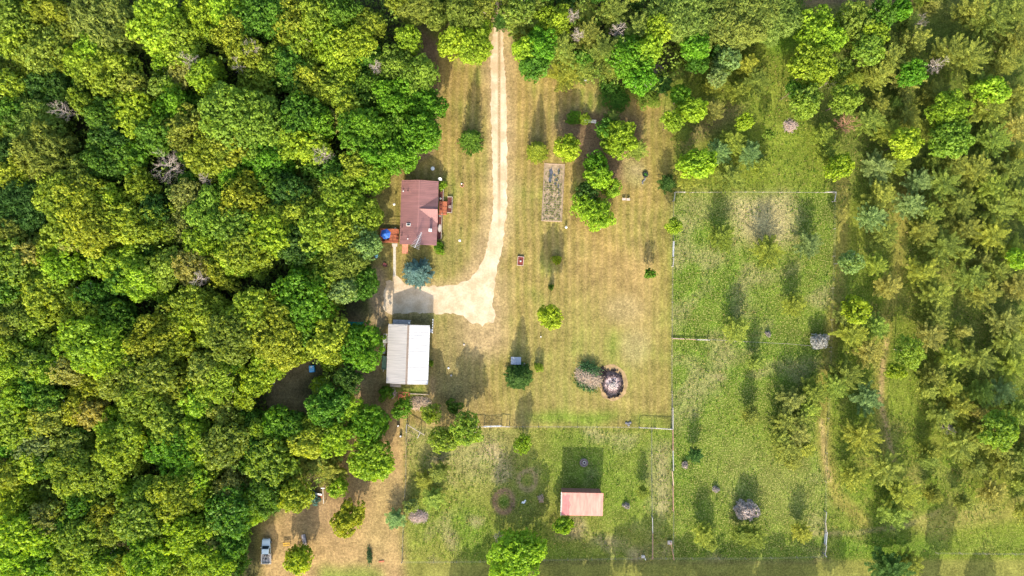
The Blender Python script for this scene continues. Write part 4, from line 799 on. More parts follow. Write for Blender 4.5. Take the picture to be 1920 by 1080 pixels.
x, y = P(741, 722.5, .5); o = thing('plank_stack', 'stack of weathered planks under the lower barn eave', 'plank stack', (x, y, 0), R(-3)); rx_ = random.Random(2)
for i in range(5): mb = MB(); mb.box((rx_.uniform(-.1, .1), (i % 3 - 1) * .3, .06 + .09 * (i // 3)), (2.6, .26, .07), rz=rx_.uniform(-.05, .05)); mb.build('plank', woodm, o)
x, y = P(785, 739, .3); o = thing('timber_pole', 'long grey pole lying across the weeds below the barn', 'pole', (x, y, 0), R(-3)); mb = MB(); mb.tube((-2.4, 0, .15), (2.4, 0, .2), .12, .09, 8); mb.build('log', woodm, o)
# orange frame (trailer chassis)
x, y = P(757, 743.5, .7); tr_ = thing('trailer_frame', 'rusty orange trailer frame below the barn', 'trailer', (x, y, 0), R(-3)); mb = MB()
for s in (-1, 1): mb.tube((s * 1.25, -1.0, .6), (s * 1.25, 1.0, .6), .09, n=6); mb.tube((-1.25, s * 1.0, .6), (1.25, s * 1.0, .6), .09, n=6)
for i in (-.35, .35): mb.tube((i, -1.0, .6), (i, 1.0, .6), .07, n=6)
mb.tube((-1.25, 0, .6), (.4, .1, .6), .07); mb.build('chassis', rustm, tr_); mb = MB(); mb.tube((1.2, -1.0, .6), (1.2, -2.9, .5), .08); mb.build('drawbar', M_('pale_rust', (.5, .33, .27), .7, .2, 3), tr_)
mb = MB(); mb.lathe((-.75, .1, .62), [(.45, 0), (.5, .25), (.4, .45), (.0, .5)], 14); mb.build('drum', rustm, tr_)
for s in (-1, 1): mb = MB(); mb.tube((s * 1.42, 0, .35), (s * 1.26, 0, .35), .35, n=14); mb.build('wheel', blackm, tr_)
# teal tarp
x, y = P(667, 611, 1.0); tp = thing('tarp_shelter', 'teal tarpaulin stretched over a low frame among the trees', 'tarp', (x, y, 0), R(-1)); mb = MB(); g_ = 9
vv = []
for i in range(g_ + 1):
    for j in range(g_ + 1): u, v = i / g_, j / g_; vv.append(((u - .5) * 3.9, (v - .5) * 2.0, 1.5 + .3 * math.sin(v * 3.14) - .07 * abs(math.sin(u * 9.42))))
mb.add(vv, [(i * (g_ + 1) + j, (i + 1) * (g_ + 1) + j, (i + 1) * (g_ + 1) + j + 1, i * (g_ + 1) + j + 1) for i in range(g_) for j in range(g_)]); o = mb.build('sheet', teal, tp); o.modifiers.new('s', 'SOLIDIFY').thickness = .02
for sx in (-1, 1):
    for sy in (-1, 1): mb = MB(); mb.tube((sx * 1.9, sy * .95, 0), (sx * 1.9, sy * .95, 1.46), .04); mb.build('post', greym, tp)
# blue lidded tote in the clearing
x, y = P(584.5, 691.5, .8); tt = thing('water_tote', 'bright blue plastic tank at the edge of the shaded clearing', 'tank', (x, y, 0), R(3)); bp_ = M_('blue_plastic', (.05, .33, .62), .4, .15, 2)
mb = MB(); mb.box((0, 0, .5), (1.35, 1.7, .98)); mb.build('body', bp_, tt, .18); mb = MB()
for yy in (-.45, 0, .45): mb.box((0, yy, 1.02), (1.2, .12, .06))
mb.build('ribs', M_('pale_blue_plastic', (.35, .6, .8), .4, .1, 2), tt); mb = MB(); mb.lathe((0, .5, 1.0), [(.25, 0), (.25, .1), (.1, .12)], 14); mb.build('cap', whitep, tt)
for px_, py_, l_ in ((512, 718, 'tiny white bucket at the left rim of the shaded clearing'), (452, 675, 'white bucket in a gap of the left woods'), (746.5, 798.5, 'upper of two dark drums with white lids beside the lane'), (751, 818, 'lower of two dark drums with white lids beside the lane')):
    x, y = P(px_, py_, .6); bk = thing('drum', l_, 'drum', (x, y, 0), 0, 'lidded drums and buckets'); mb = MB(); mb.lathe((0, 0, 0), [(.3, 0), (.33, .1), (.33, .6), (.28, .68)], 14); mb.build('barrel', blackm if px_ > 700 else whitep, bk); mb = MB(); mb.lathe((0, 0, .69), [(.2, 0), (.2, .05), (.02, .07)], 14); mb.build('lid', whitep, bk)

# ------------------------------------------------------------ yard things
# small coop
x, y = P(967.5, 676.5, 2.0); hp = thing('coop', 'little coop with a grey metal roof above the dense dark spruce', 'coop', (x, y, 0), R(-1)); mb = MB(); mb.box((0, 0, .85), (2.0, 1.5, 1.68)); mb.build('wall', woodm, hp)
mb = MB(); slab([(-1.2, -.9, 1.8), (0, -.9, 2.05), (0, .9, 2.05), (-1.2, .9, 1.8)], .05); slab([(0, -.9, 2.05), (1.2, -.9, 1.8), (1.2, .9, 1.8), (0, .9, 2.05)], .05); mb.box((0, 0, 2.08), (.1, 1.8, .04)); mb.build('roof', M_('blue_grey_roof', (.27, .30, .34), .4, .12, 1.5), hp)
mb = MB(); mb.box((1.03, .2, .8), (.05, .7, 1.2)); dr = mb.build('door', whitep, hp); mb = MB(); mb.box((1.08, -.05, .8), (.04, .04, .12)); mb.build('handle', blackm, dr)
x, y = P(977, 682, .5); o = thing('ladder', 'short grey ladder lying against the coop', 'ladder', (x, y, 0), R(80)); mb = MB()
for s in (-1, 1): mb.tube((s * .2, -1, .3), (s * .2, 1, .1), .035)
mb.build('rails', greym, o)
for i in range(6): mb = MB(); mb.tube((-.2, -.9 + i * .35, .3 - i * .03), (.2, -.9 + i * .35, .3 - i * .03), .025, n=4); mb.build('rung', greym, o)
# sand box / raised bed
x, y = P(976, 489.5, .3); sb = thing('raised_bed', 'small red timber raised bed on the lawn beside the driveway', 'raised bed', (x, y, 0), R(-6)); mb = MB()
for s in (-1, 1): mb.box((s * .72, 0, .15), (.1, 2.2, .3)); mb.box((0, s * 1.06, .15), (1.34, .1, .3))
mb.build('frame', M_('bleached_rim', (.45, .36, .30), .8, .2, 3), sb); mb = MB(); mb.box((0, 0, .13), (1.34, 2.0, .2)); mb.build('soil', M_('red_brown_mulch', (.15, .035, .025), .9, .4, 4), sb); mb = MB(); mb.lathe((.02, 0, .24), [(.2, 0), (.24, .15), (.15, .2)], 10); mb.build('pot', stonem, sb)
mb = MB(); mb.box((0, 1.2, .12), (1.5, .12, .24)); mb.build('step', blackm, sb)
# vegetable plot with black mulch film and wire fence
vp = thing('vegetable_plot', 'long fenced vegetable plot with black mulch film at its top end', 'vegetable plot', (*P(1037, 361.5), 0), R(-3.0)); mb = MB(); rx_ = random.Random(9); W, D = 4.9, 13.9
mb.box((0, 0, .03), (W, D, .06)); mb.build('soil', M_('garden_bed', (.27, .205, .13), .95, .35, 1.2, bump=.6), vp)
mb = MB()
for (cx, cy, a0, b0) in ((-.75, 4.6, 1.0, 3.4), (-.9, 3.0, .8, 1.6), (1.1, 5.2, .7, 1.5), (.7, 3.2, .9, 1.0), (1.2, 1.8, .45, 1.3), (.1, 4.3, .6, .7), (1.4, .3, .3, 2.0), (.4, 2.3, .6, .6)):
    pts = []; n = 14
    for i in range(n): t_ = 6.283 * i / n; q = rx_.uniform(.65, 1.15); pts.append((cx + a0 * .55 * q * math.cos(t_), cy + b0 * .5 * q * math.sin(t_)))
    mb.prism(pts, .062 + rx_.uniform(0, .02), .09 + rx_.uniform(0, .02))
mb.build('mulch_film', M_('slate_black_film', (.07, .078, .10), .5, .35, 2, bump=.4), vp)
n = 650; xs = rn.uniform(-W / 2 + .3, W / 2 - .4, n); rows = np.floor(rn.uniform(0, 22, n)); ys = -D / 2 + .5 + rows * .58 + rn.normal(size=n) * .09; kk = (rn.rand(n) < np.where(ys > 2.5, .25, .8)); xs, ys = xs[kk], ys[kk]
cc = np.repeat(np.stack([xs, ys, np.full(len(xs), .14)], -1), 4, 0) + rn.normal(size=(len(xs) * 4, 3)) * np.array((.1, .08, .05)); p, f = quads(cc, rn.normal(size=cc.shape) * .5 + np.array((0, 0, 1)), .11, .07, rn)
o = bpy.data.objects.new('seedlings', npmesh('seedlings', p, f, LEAF, rn.rand(len(cc)))); C.objects.link(o); o.parent = vp; o.color = (.17, .20, .06, 1); o['kind'] = 'stuff'
for i in range(14):
    s = (i % 2) * 2 - 1; j = i // 2; mb = MB(); mb.tube((s * W / 2, -D / 2 + j * D / 6, 0), (s * W / 2, -D / 2 + j * D / 6, 1.1), .04); mb.build('post', woodm, vp)
mb = MB()
for zz in (.08, .5, .95):
    for s in (-1, 1): mb.tube((s * W / 2, -D / 2, zz), (s * W / 2, D / 2, zz), .018 if zz > .1 else .06, n=4); mb.tube((-W / 2, s * D / 2, zz), (W / 2, s * D / 2, zz), .018 if zz > .1 else .06, n=4)
mb.build('wire', M_('brown_twine', (.33, .24, .17), .8, .2, 3), vp)
x, y = P(1061.5, 426, .4); o = thing('garden_light', 'white globe on a stub at the lower right corner of the vegetable plot', 'garden light', (x, y, 0)); mb = MB(); mb.tube((0, 0, 0), (0, 0, .3), .05); mb.build('post', greym, o); mb = MB(); mb.lathe((0, 0, .3), [(.08, 0), (.28, .12), (.32, .3), (.2, .5), (.03, .56)], 14); mb.build('globe', whitep, o, smooth=True)
def bench(px_, py_, W, label, m, rz=0, slats=3):
    x, y = P(px_, py_, .45); b_ = thing('bench', label, 'bench', (x, y, 0), rz)
    for i in range(slats): mb = MB(); mb.box((0, -.22 + i * .22, .45), (W, .15, .05)); mb.build('slat', m, b_)
    mb = MB(); mb.box((0, .34, .75), (W, .05, .3)); mb.build('backrest', m, b_)
    for s in (-1, 1): mb = MB(); mb.box((s * (W / 2 - .12), 0, .21), (.1, .6, .42)); mb.build('leg', m, b_)
bench(1106.5, 228, 2.9, 'white slatted bench in the shade of the mulched island', whitep, R(-3))
x, y = P(1174, 373.5, .5); o = thing('stone_bench', 'pair of pale stone slabs forming a low bench below the fruit trees', 'stone bench', (x, y, 0), R(-2))
for s in (-1, 1): mb = MB(); mb.box((s * .52, 0, .45), (.88, .55, .12)); mb.build('slab', M_('pinkish_stone', (.46, .38, .33), .9, .2, 3), o, .02); mb = MB(); mb.box((s * .5, 0, .2), (.3, .4, .38)); mb.build('block', stonem, o)
x, y = P(1210, 327, .2); o = thing('tyre_planter', 'black tyre planter with green leaves at the lawn bed corner', 'planter', (x, y, 0)); mb = MB(); mb.lathe((0, 0, 0), [(.45, 0), (.72, .06), (.76, .18), (.68, .3), (.45, .28), (.42, .1)], 22); mb.build('tyre', blackm, o, smooth=True)
p, f = quads(rn.normal(size=(70, 3)) * np.array((.2, .2, .06)) + np.array((0, 0, .25)), rn.normal(size=(70, 3)) * .5 + np.array((0, 0, 1)), .12, .08, rn); q = bpy.data.objects.new('leaves', npmesh('leaves', p, f, LEAF, rn.rand(70))); C.objects.link(q); q.parent = o; q.color = (.06, .19, .03, 1)
x, y = P(1207.5, 339, .15); o = thing('rock_border', 'cluster of dark rocks curving under the tyre planter', 'rocks', (x, y, 0)); rx_ = random.Random(31)
for i in range(9): mb = MB(); a0 = i * .5; mb.lathe((.35 * math.cos(a0) + rx_.uniform(-.1, .1), .6 - i * .16, 0), [(.16, 0), (.19, .08), (.1, .17)], 7); mb.build('rock', M_('dark_rock', (.13, .13, .14), .9, .3, 3), o)
x, y = P(1123, 429, .2); o = thing('rock', 'flat dark grey rock on the lawn below the lowest fruit tree', 'rock', (x, y, 0)); mb = MB(); mb.lathe((0, 0, 0), [(.42, 0), (.5, .12), (.3, .28), (0.02, .3)], 8); mb.build('stone', stonem, o); o.scale = (1, .6, 1)
x, y = P(1098, 149, 1.2); o = thing('bird_box', 'pale grey box on a post at the woods edge above the yard', 'nest box', (x, y, 0)); mb = MB(); mb.tube((0, 0, 0), (0, 0, 1.2), .05); mb.build('post', woodm, o); mb = MB(); mb.box((0, 0, 1.45), (.75, .75, .5)); mb.build('box', greym, o, .02)
x, y = P(1014, 631.5, .3); o = thing('marker_post', 'short white marker post on the lawn beneath the lone lime tree', 'post', (x, y, 0)); mb = MB(); mb.box((0, 0, .3), (.22, .22, .6)); mb.build('post', whitep, o)
for px_, py_, l_ in ((841, 690, 'white stone on the dry grass right of the barn'), (846, 704, 'small pale stone below the white stone right of barn'), (870, 646, 'tan stone on the grass between the barn and driveway')):
    x, y = P(px_, py_); o = thing('stone', l_, 'stone', (x, y, 0)); mb = MB(); mb.lathe((0, 0, 0), [(.2, 0), (.24, .1), (.12, .2), (.01, .22)], 8); mb.build('rock', whitep if px_ < 845 else stonem, o)
# vertical timber posts of a dark shed door etc beside the driveway end: parked log edging
# burn pile
def heap(name, label, cat, px_, py_, rx_m, ry_m, hh, n, m, seed, ln=1.6, rad=.05, core=None):
    x, y = P(px_, py_, hh / 2); h_ = thing(name, label, cat, (x, y, 0)); q = random.Random(seed)
    if core:
        mb = MB(); pts = [(0, 0, hh * .75)]; k = 26
        for ring, (f_, z) in enumerate(((.35, hh * .68), (.7, hh * .4), (1, .01))):
            for i in range(k): t_ = 6.283 * i / k; w_ = f_ * (1 + .10 * math.sin(3 * t_ + seed) + q.uniform(-.07, .07)); pts.append((rx_m * w_ * math.cos(t_), ry_m * w_ * math.sin(t_), z * q.uniform(.8, 1.15) if ring < 2 else -.02))
        fs = [(0, 1 + i, 1 + (i + 1) % k) for i in range(k)]
        for r_ in range(2): fs += [(1 + r_ * k + i, 1 + (r_ + 1) * k + i, 1 + (r_ + 1) * k + (i + 1) % k, 1 + r_ * k + (i + 1) % k) for i in range(k)]
        mb.add(pts, fs).build('mound', core, h_)
    mb = MB()
    for _ in range(n):
        t_ = q.uniform(0, 6.283); f_ = q.random() ** .5; c_ = Vector((rx_m * f_ * math.cos(t_), ry_m * f_ * math.sin(t_), hh * (1 - f_ * f_) * q.uniform(.5, 1.05) + .05)); a0 = q.uniform(0, 6.28) if q.random() < .5 else t_ + q.gauss(0, .5); d = Vector((math.cos(a0), math.sin(a0), q.uniform(-.35, .35))) * ln * q.uniform(.4, 1) / 2
        mb.tube(c_ - d, c_ + d, rad * q.uniform(.5, 1.3), rad * .4, 4)
    o = mb.build('sticks', m, h_); o['kind'] = 'stuff'; return h_
m, t, b = node_mat('ash'); L = t.links.new; tc = t.nodes.new('ShaderNodeTexCoord'); n_ = noise(2.5, 6, .75, tc.outputs['Object']); ln_ = t.nodes.new('ShaderNodeVectorMath'); ln_.operation = 'LENGTH'; L(tc.outputs['Object'], ln_.inputs[0])
v_ = math_('ADD', rng(n_, .3, .7, -.5, .5), rng(ln_.outputs['Value'], 1.5, 2.7, .75, -.25)); cr = t.nodes.new('ShaderNodeValToRGB'); L(v_, cr.inputs[0]); cr.color_ramp.elements[0].color = (.035, .028, .032, 1); cr.color_ramp.elements[0].position = .0
e_ = cr.color_ramp.elements.new(.5); e_.color = (.20, .13, .12, 1); cr.color_ramp.elements[-1].color = (.52, .42, .40, 1); cr.color_ramp.elements[-1].position = .95; L(cr.outputs[0], b.inputs['Base Color']); b.inputs['Roughness'].default_value = 1
charm = M_('charred_wood', (.025, .018, .018), .9, .5, 4)
sheet('scorched_soil', smooth([(1124, 692), (1140, 682), (1160, 686), (1174, 702), (1178, 720), (1172, 742), (1156, 752), (1136, 750), (1126, 738), (1122, 712)], 1), .012, M_('orange_soil', (.28, .19, .09), .95, .35, 1.0), 1.2, 9)
bpile = heap('burn_pile', 'round burn pile of grey ash with a black scorched rim', 'burn pile', 1148.5, 719.5, 2.65, 3.4, .5, 110, charm, 7, .7, .07, core=m)
q_ = random.Random(8); mb = MB()
for i in range(90): a0 = q_.uniform(0, 6.28); f_ = q_.uniform(.84, 1.1); mb.box((2.6 * f_ * math.cos(a0), 3.35 * f_ * math.sin(a0), .1), (q_.uniform(.2, .6), q_.uniform(.1, .3), .16), rz=a0 + q_.gauss(1.57, .5))
o = mb.build('charred_rim', charm, bpile); mb = MB()
for i in range(45): a0 = q_.uniform(0, 6.28); f_ = q_.uniform(0, 1.0); mb.tube((.9 * f_ * math.cos(a0), -.5 + f_ * math.sin(a0), .5), (.9 * f_ * math.cos(a0) + q_.uniform(-.5, .5), -.5 + f_ * math.sin(a0) + q_.uniform(-.5, .5), .56), .06, n=5)
mb.build('pale_embers', stonem, bpile)
heap('charred_branches', 'black half burnt branches between the brush heap and burn pile', 'branches', 1130, 700, 1.0, 1.6, .4, 130, charm, 17, 1.0, .06)
bh = heap('brush_heap', 'tan brush heap with green tips left of the burn pile', 'brush heap', 1104, 708, 3.3, 2.7, 1.2, 560, tanw, 12, 1.9, .05, core=M_('heap_core', (.21, .15, .10), 1, .4, 2))
bh.rotation_euler = (0, 0, R(-28))
def sprays(parent, n, cx, cy, sx, sy, z, colr, name='green_tips', ln=.3):
    cc = rn.normal(size=(n, 3)) * np.array((sx, sy, .25)) + np.array((cx, cy, z)); al = cc - np.array((cx, cy, z - 1)); p, f = quads(cc, rn.normal(size=(n, 3)) * .6 + np.array((0, 0, 1)), ln, .10, rn, al + rn.normal(size=(n, 3)) * .5)
    o = bpy.data.objects.new(name, npmesh(name, p, f, NEEDLE, rn.rand(n))); C.objects.link(o); o.parent = parent; o.color = colr + (1,); return o
sprays(bh, 900, -.9, 2.0, 1.2, .75, .75, (.05, .12, .04)); sprays(bh, 500, .2, -2.0, 1.3, .6, .3, (.05, .13, .03), 'green_fringe', .35)['kind'] = 'stuff'
for px_, py_, a0, b0, l_, sd_ in ((786, 757, 2.9, 1.6, 'tan brush heap below the barn beside the orange frame', 21), (784, 969, 2.3, 1.5, 'pinkish grey brush heap low beside the paddock fence', 22), (1232, 148, 2.2, 3.4, 'pinkish brush heap at the woods edge above the yard', 23), (737, 738, .7, 1.0, 'small pale brush heap left of the orange frame', 24), (1482, 236, 1.5, 1.4, 'pale brush heap in the scrub above the back pasture', 25)):
    heap('brush_heap', l_, 'brush heap', px_, py_, a0, b0, .6, int(90 * a0 * b0), M_('pinkish_sticks', (.42, .33, .29), .9, .3, 4) if sd_ != 21 else tanw, sd_, 1.5, .045, core=MATS['heap_core'])
# ------------------------------------------------------------ pink shed, ring feeder and paddock things
x, y = P(1091.5, 945.5, 4.4); sh = thing('loafing_shed', 'open shed with a faded pink metal roof in the front paddock', 'shed', (x, y, 0), R(-1)); W, D = 9.9, 5.6
shedw = M_('red_brown_shed_wall', (.20, .10, .075), .8, .25, 3); pk = M_('faded_pink_roof', (.49, .205, .165), .65, .26, .8, stretch=(2, .4, 1)); 
mb = MB(); slab([(-W / 2, -D / 2, 4.1), (W / 2, -D / 2, 4.1), (W / 2, D / 2, 4.75), (-W / 2, D / 2, 4.75)], .1); x = -W / 2 + .2
tl = math.atan(.65 / D)
while x < W / 2: mb.box((x, 0, 4.45), (.05, D, .05), rx=tl); x += .45
rf = mb.build('roof', pk, sh); mb = MB(); pts = [(-4.7, -2.5), (-2.9, -2.6), (-3.1, -1.2), (-2.7, -.2), (-3.2, 1.0), (-2.9, 2.1), (-3.6, 2.4), (-4.1, 2.0), (-4.6, 2.3)]
pz = lambda y: 4.1 + .65 * (y + D / 2) / D
mb.add([(x_, y_, pz(y_) + .008) for x_, y_ in pts], [tuple(range(len(pts)))]); tag(mb.build('repainted_patch', M_('deeper_pink', (.40, .12, .12), .6, .15, 1.2), sh), 'darker red worn patch at the left end of the roof')
mb = MB(); mb.box((0, D / 2 - .35, 2.28), (W - .5, .12, 4.5)); mb.build('back_wall', shedw, sh)
for s in (-1, 1): mb = MB(); mb.add([(s * (W / 2 - .3), -D / 2 + .4, 0), (s * (W / 2 - .3), D / 2 - .42, 0), (s * (W / 2 - .3), D / 2 - .42, 4.5), (s * (W / 2 - .3), -D / 2 + .4, 4.0), (s * (W / 2 - .4), -D / 2 + .4, 0), (s * (W / 2 - .4), D / 2 - .42, 0), (s * (W / 2 - .4), D / 2 - .42, 4.5), (s * (W / 2 - .4), -D / 2 + .4, 4.0)], [(0, 1, 2, 3), (7, 6, 5, 4), (0, 3, 7, 4), (3, 2, 6, 7), (1, 5, 6, 2), (0, 4, 5, 1)]); mb.build('side_wall', shedw, sh)
for i in range(4): mb = MB(); mb.box((-W / 2 + .5 + i * (W - 1) / 3, -D / 2 + .3, 2.0), (.16, .16, 4.0)); mb.build('post', woodm, sh)
mb = MB(); mb.box((-W / 2 - .05, 0, 4.36), (.08, D + .3, .2), rx=tl); mb.build('bargeboard', whitep, sh)
x, y = P(1095, 868, .5); rf_ = thing('ring_feeder', 'round grey ring feeder with a pale hub in the shed shadow', 'ring feeder', (x, y, 0)); mb = MB(); n = 24
mb.lathe((0, 0, 0), [(.7, .0), (1.0, .05), (1.05, .35), (.9, .5), (.7, .42), (.62, .2)], 24); mb.build('tyre', M_('grey_brown_rubber', (.17, .13, .12), .9, .3, 3), rf_, smooth=True); mb = MB(); mb.lathe((.1, .05, 0), [(.42, 0), (.44, .55), (.3, .6), (.28, .3)], 18); mb.build('drum', stonem, rf_); mb = MB(); mb.lathe((.1, .05, .58), [(.2, 0), (.2, .05), (.02, .06)], 12); mb.build('hub', blackm, rf_)
heap('log_pile', 'small round heap of tan cut logs left of the pink shed', 'log pile', 1014, 935, .75, .95, .5, 60, M_('cut_log', (.40, .29, .20), .9, .3, 4), 41, .8, .09)
x, y = P(983.5, 941, .2); o = thing('white_board', 'white board lying in the grass left of the log heap', 'board', (x, y, 0), .8); mb = MB(); mb.box((0, 0, .1), (1.0, .45, .06)); mb.box((-.5, .3, .12), (.5, .2, .05), rz=.5); mb.build('panel', whitep, o)
x, y = P(1178, 794, .2); o = thing('rock', 'dark mossy rock pile just above the cross fence', 'rocks', (x, y, 0)); mb = MB(); [mb.lathe((dx, dy, 0), [(.3, 0), (.34, .1), (.2, .22), (.02, .25)], 7) for dx, dy in ((0, 0), (.5, .2), (-.45, .1), (.1, -.4))]; mb.build('boulder', MATS['dark_rock'], o)
x, y = P(1206.5, 1044, .8); o = thing('salt_block_stand', 'grey box on a stand at the lower paddock fence', 'feed box', (x, y, 0)); mb = MB(); mb.box((-.1, .1, .9), (.85, .6, .5)); mb.build('box', stonem, o, .03); mb = MB(); mb.box((-.1, .1, .32), (.2, .2, .64)); mb.build('stand', woodm, o); mb = MB(); mb.tube((.4, -.5, .05), (.7, -1.1, .05), .09); mb.build('pipe', whitep, o)
x, y = P(1256.5, 1018, .8); o = thing('feed_box', 'pale flat feed box beside the right end of the paddock', 'feed box', (x, y, 0)); mb = MB(); mb.box((0, 0, .55), (1.1, .9, .3)); mb.build('box', M_('weathered_box', (.42, .36, .30), .9, .2, 3), o, .03); 
for s in (-1, 1): mb = MB(); mb.box((s * .4, 0, .2), (.1, .6, .4)); mb.build('leg', woodm, o)

# ------------------------------------------------------------ fences
wirem = M_('fence_wire', (.24, .22, .19), .6, .2, 2); wpost = M_('white_post', (.36, .34, .31), .7, .15, 2); rpost = M_('reddish_rail', (.36, .20, .14), .85, .3, 3); gpost = M_('grey_post', (.33, .29, .25), .9, .25, 3)
def fence(label, pts, step=4.0, rails=(), wires=(.4, .8, 1.2), hh=1.35, wr=.012, zr=1.35):
    "pts: pixel polyline of the post tops; rails: list of (i0, i1, material, z) spans between pixel points"
    x0, y0 = P(*pts[0], hh); f_ = thing('fence', label, 'fence', (x0, y0, 0)); W_ = [Vector(P(*p, hh)) - Vector((x0, y0)) for p in pts]; mb = MB(); ps = []
    for a0, b0 in zip(W_[:-1], W_[1:]):
        d = b0 - a0; k = max(1, round(d.length / step))
        for i in range(k): ps.append(a0 + d * i / k)
        for z in wires: mb.tube((a0.x, a0.y, z), (b0.x, b0.y, z), wr, n=4)
    ps.append(W_[-1]); mb.build('wire', wirem, f_)
    for p in ps: q = MB(); q.tube((p.x, p.y, 0), (p.x, p.y, hh), .065, .055, 6); q.build('post', gpost, f_)
    for (ax_, ay_), (bx_, by_), mm, th in rails:
        a0 = Vector(P(ax_, ay_, hh)) - Vector((x0, y0)); b0 = Vector(P(bx_, by_, hh)) - Vector((x0, y0)); q = MB(); q.tube((a0.x, a0.y, zr), (b0.x, b0.y, zr), th, n=6); q.build('rail', mm, f_)
        for p in (a0, b0): q = MB(); q.tube((p.x, p.y, 0), (p.x, p.y, hh + .05), .1, n=8); q.build('post', mm, f_)
    return f_
fence('wire fence with white corner braces along the top of the back pasture', [(1266, 360), (1300, 360), (1400, 359.5), (1500, 360), (1568, 360.5)], 4.5, [((1266, 360), (1264, 376), wpost, .09), ((1266, 360), (1285, 360), wpost, .06), ((1568, 360), (1550, 360), wpost, .11), ((1568, 360.5), (1565, 377), wpost, .11)])
fence('wire fence between the lawn and back pasture', [(1264, 376), (1264, 425), (1264, 452), (1262.5, 500), (1261.5, 600), (1261, 700), (1261, 806)], 4.5, [((1263.5, 484), (1262, 499), wpost, .09)])
fence('rail fence with rusty and white rails between the two paddocks', [(1262, 740), (1262, 806), (1263, 860), (1262, 920), (1264, 960), (1264, 1050)], 5, [((1262, 765), (1262, 778), gpost, .11), ((1262, 778), (1262, 805), wpost, .11), ((1262, 806), (1262, 845), rpost, .11), ((1262, 845), (1263, 882), wpost, .11), ((1260.5, 884), (1263, 910), M_('tan_rail', (.50, .36, .24), .8, .2, 3), .12), ((1262, 912), (1262.5, 958), rpost, .11), ((1258, 1018), (1264, 1050), rpost, .08)])
fence('wire fence crossing the yard bottom above the front paddock', [(890, 801), (950, 801), (1010, 801), (1120, 801.5), (1200, 802.5), (1262, 805)], 5, [((907, 800), (890, 801), gpost, .08), ((940, 799.5), (955, 800.5), wpost, .08), ((1200, 802), (1228, 803), wpost, .07), ((1228, 803), (1260, 805), wpost, .1)])
fence('short cross fence running right through the back pasture', [(1263, 635), (1330, 637), (1400, 641), (1480, 645), (1560, 652)], 4.5, [((1263, 635), (1285, 636), M_('salmon_rail', (.52, .34, .27), .8, .2, 3), .11), ((1285, 636), (1307, 637.5), rpost, .07), ((1307, 637.5), (1330, 638), wpost, .1)], zr=.3)
fence('wire fence down the left side of the front paddock', [(762, 790), (761, 808), (760, 900), (756, 960), (753, 1056)], 5, [((762, 797), (761.5, 811), wpost, .08)])
fence('split poles collapsed at the top corner of the front paddock', [(762, 795), (778, 802), (795, 816)], 3, [((765, 797), (795, 815), gpost, .1), ((788, 811), (783, 821), wpost, .09)], wires=())
fence('wire fence along the bottom of both paddocks', [(752, 1056), (812, 1056), (900, 1055), (1020, 1052), (1200, 1049), (1400, 1049), (1545, 1046)], 6)
fence('inner fence with one rusty rail near the paddock corner', [(1223, 805), (1223, 900), (1224, 970), (1224, 1049)], 5, [((1223.5, 971), (1224, 1000), wpost, .09), ((1224, 1000), (1224, 1049), rpost, .09)])
fence('wire fence down the far side of the back pasture', [(1568, 377), (1566, 480), (1562, 600), (1558, 720), (1552, 850), (1550, 960)], 7, [], wires=(.6, 1.2), wr=.010)
fence('leaning white fence panels at the far end of the pasture', [(1550, 960), (1548, 980), (1550, 1000), (1548, 1022), (1545, 1046)], 3, [((1550, 961), (1548, 980), wpost, .08), ((1548, 980), (1550, 996), gpost, .1), ((1550, 1024), (1547, 1040), wpost, .09), ((1547, 1040), (1550, 1044), wpost, .09)])
fence('wire fence far right along the bottom of the scrub', [(1760, 1039), (1850, 1040), (1960, 1041)], 6)
def gate(label, a_, b_, n=5):
    p0, p1 = Vector(P(*a_, 1.2)), Vector(P(*b_, 1.2)); d = p1 - p0; g_ = thing('field_gate', label, 'gate', (p0.x, p0.y, 0), math.atan2(d.y, d.x), 'galvanised field gates'); L_ = d.length; mb = MB()
    for z in (.2, 1.25): mb.tube((0, 0, z), (L_, 0, z), .06)
    for x_ in (0, L_): mb.tube((x_, 0, .2), (x_, 0, 1.25), .06)
    mb.build('frame', M_('gate_steel', (.55, .56, .58), .4, .1, 2), g_); mb = MB()
    for i in range(1, n): mb.tube((0, 0, .2 + i * 1.05 / n), (L_, 0, .2 + i * 1.05 / n), .03, n=4)
    mb.tube((0, .02, .2), (L_, .02, 1.25), .035); mb.build('bars', MATS['gate_steel'], g_); 
gate('galvanised gate in the fence below the little coop', (907, 800.5), (940, 799.5)); gate('galvanised gate on the lawn side of the back pasture', (1264, 452), (1263, 481)); gate('galvanised gate hanging askew at the far pasture corner', (1551, 998), (1549, 1022))

# ------------------------------------------------------------ bottom left: pickup, rack, trestle, swing frame
x, y = P(499, 1033.5, 1.0); tk = thing('pickup_truck', 'white and pale blue pickup truck with scrap in its open bed', 'pickup truck', (x, y, 0), R(0)); pb = M_('pale_blue_car_paint', (.50, .60, .64), .25, .05, 1, spec=.6); cream = M_('cream_bed_paint', (.60, .54, .47), .5, .12, 2)
hwid = 1.0
prof = [(2.9, .55), (2.95, .95), (2.6, 1.08), (1.35, 1.16), (.72, 1.72), (-.45, 1.74), (-.62, 1.15), (-.62, .5)]
mb = MB(); n = len(prof); vv = []
for sx in (-1, 1):
    for yy, zz in prof: vv.append((sx * (hwid - (.16 if zz > 1.5 else 0) - (.12 if yy > 2.7 else 0)), yy, zz))
mb.add(vv, [tuple(range(n)), tuple(range(2 * n - 1, n - 1, -1))] + [(i, i + n, (i + 1) % n + n, (i + 1) % n) for i in range(n)]); mb.build('body', pb, tk, .05)
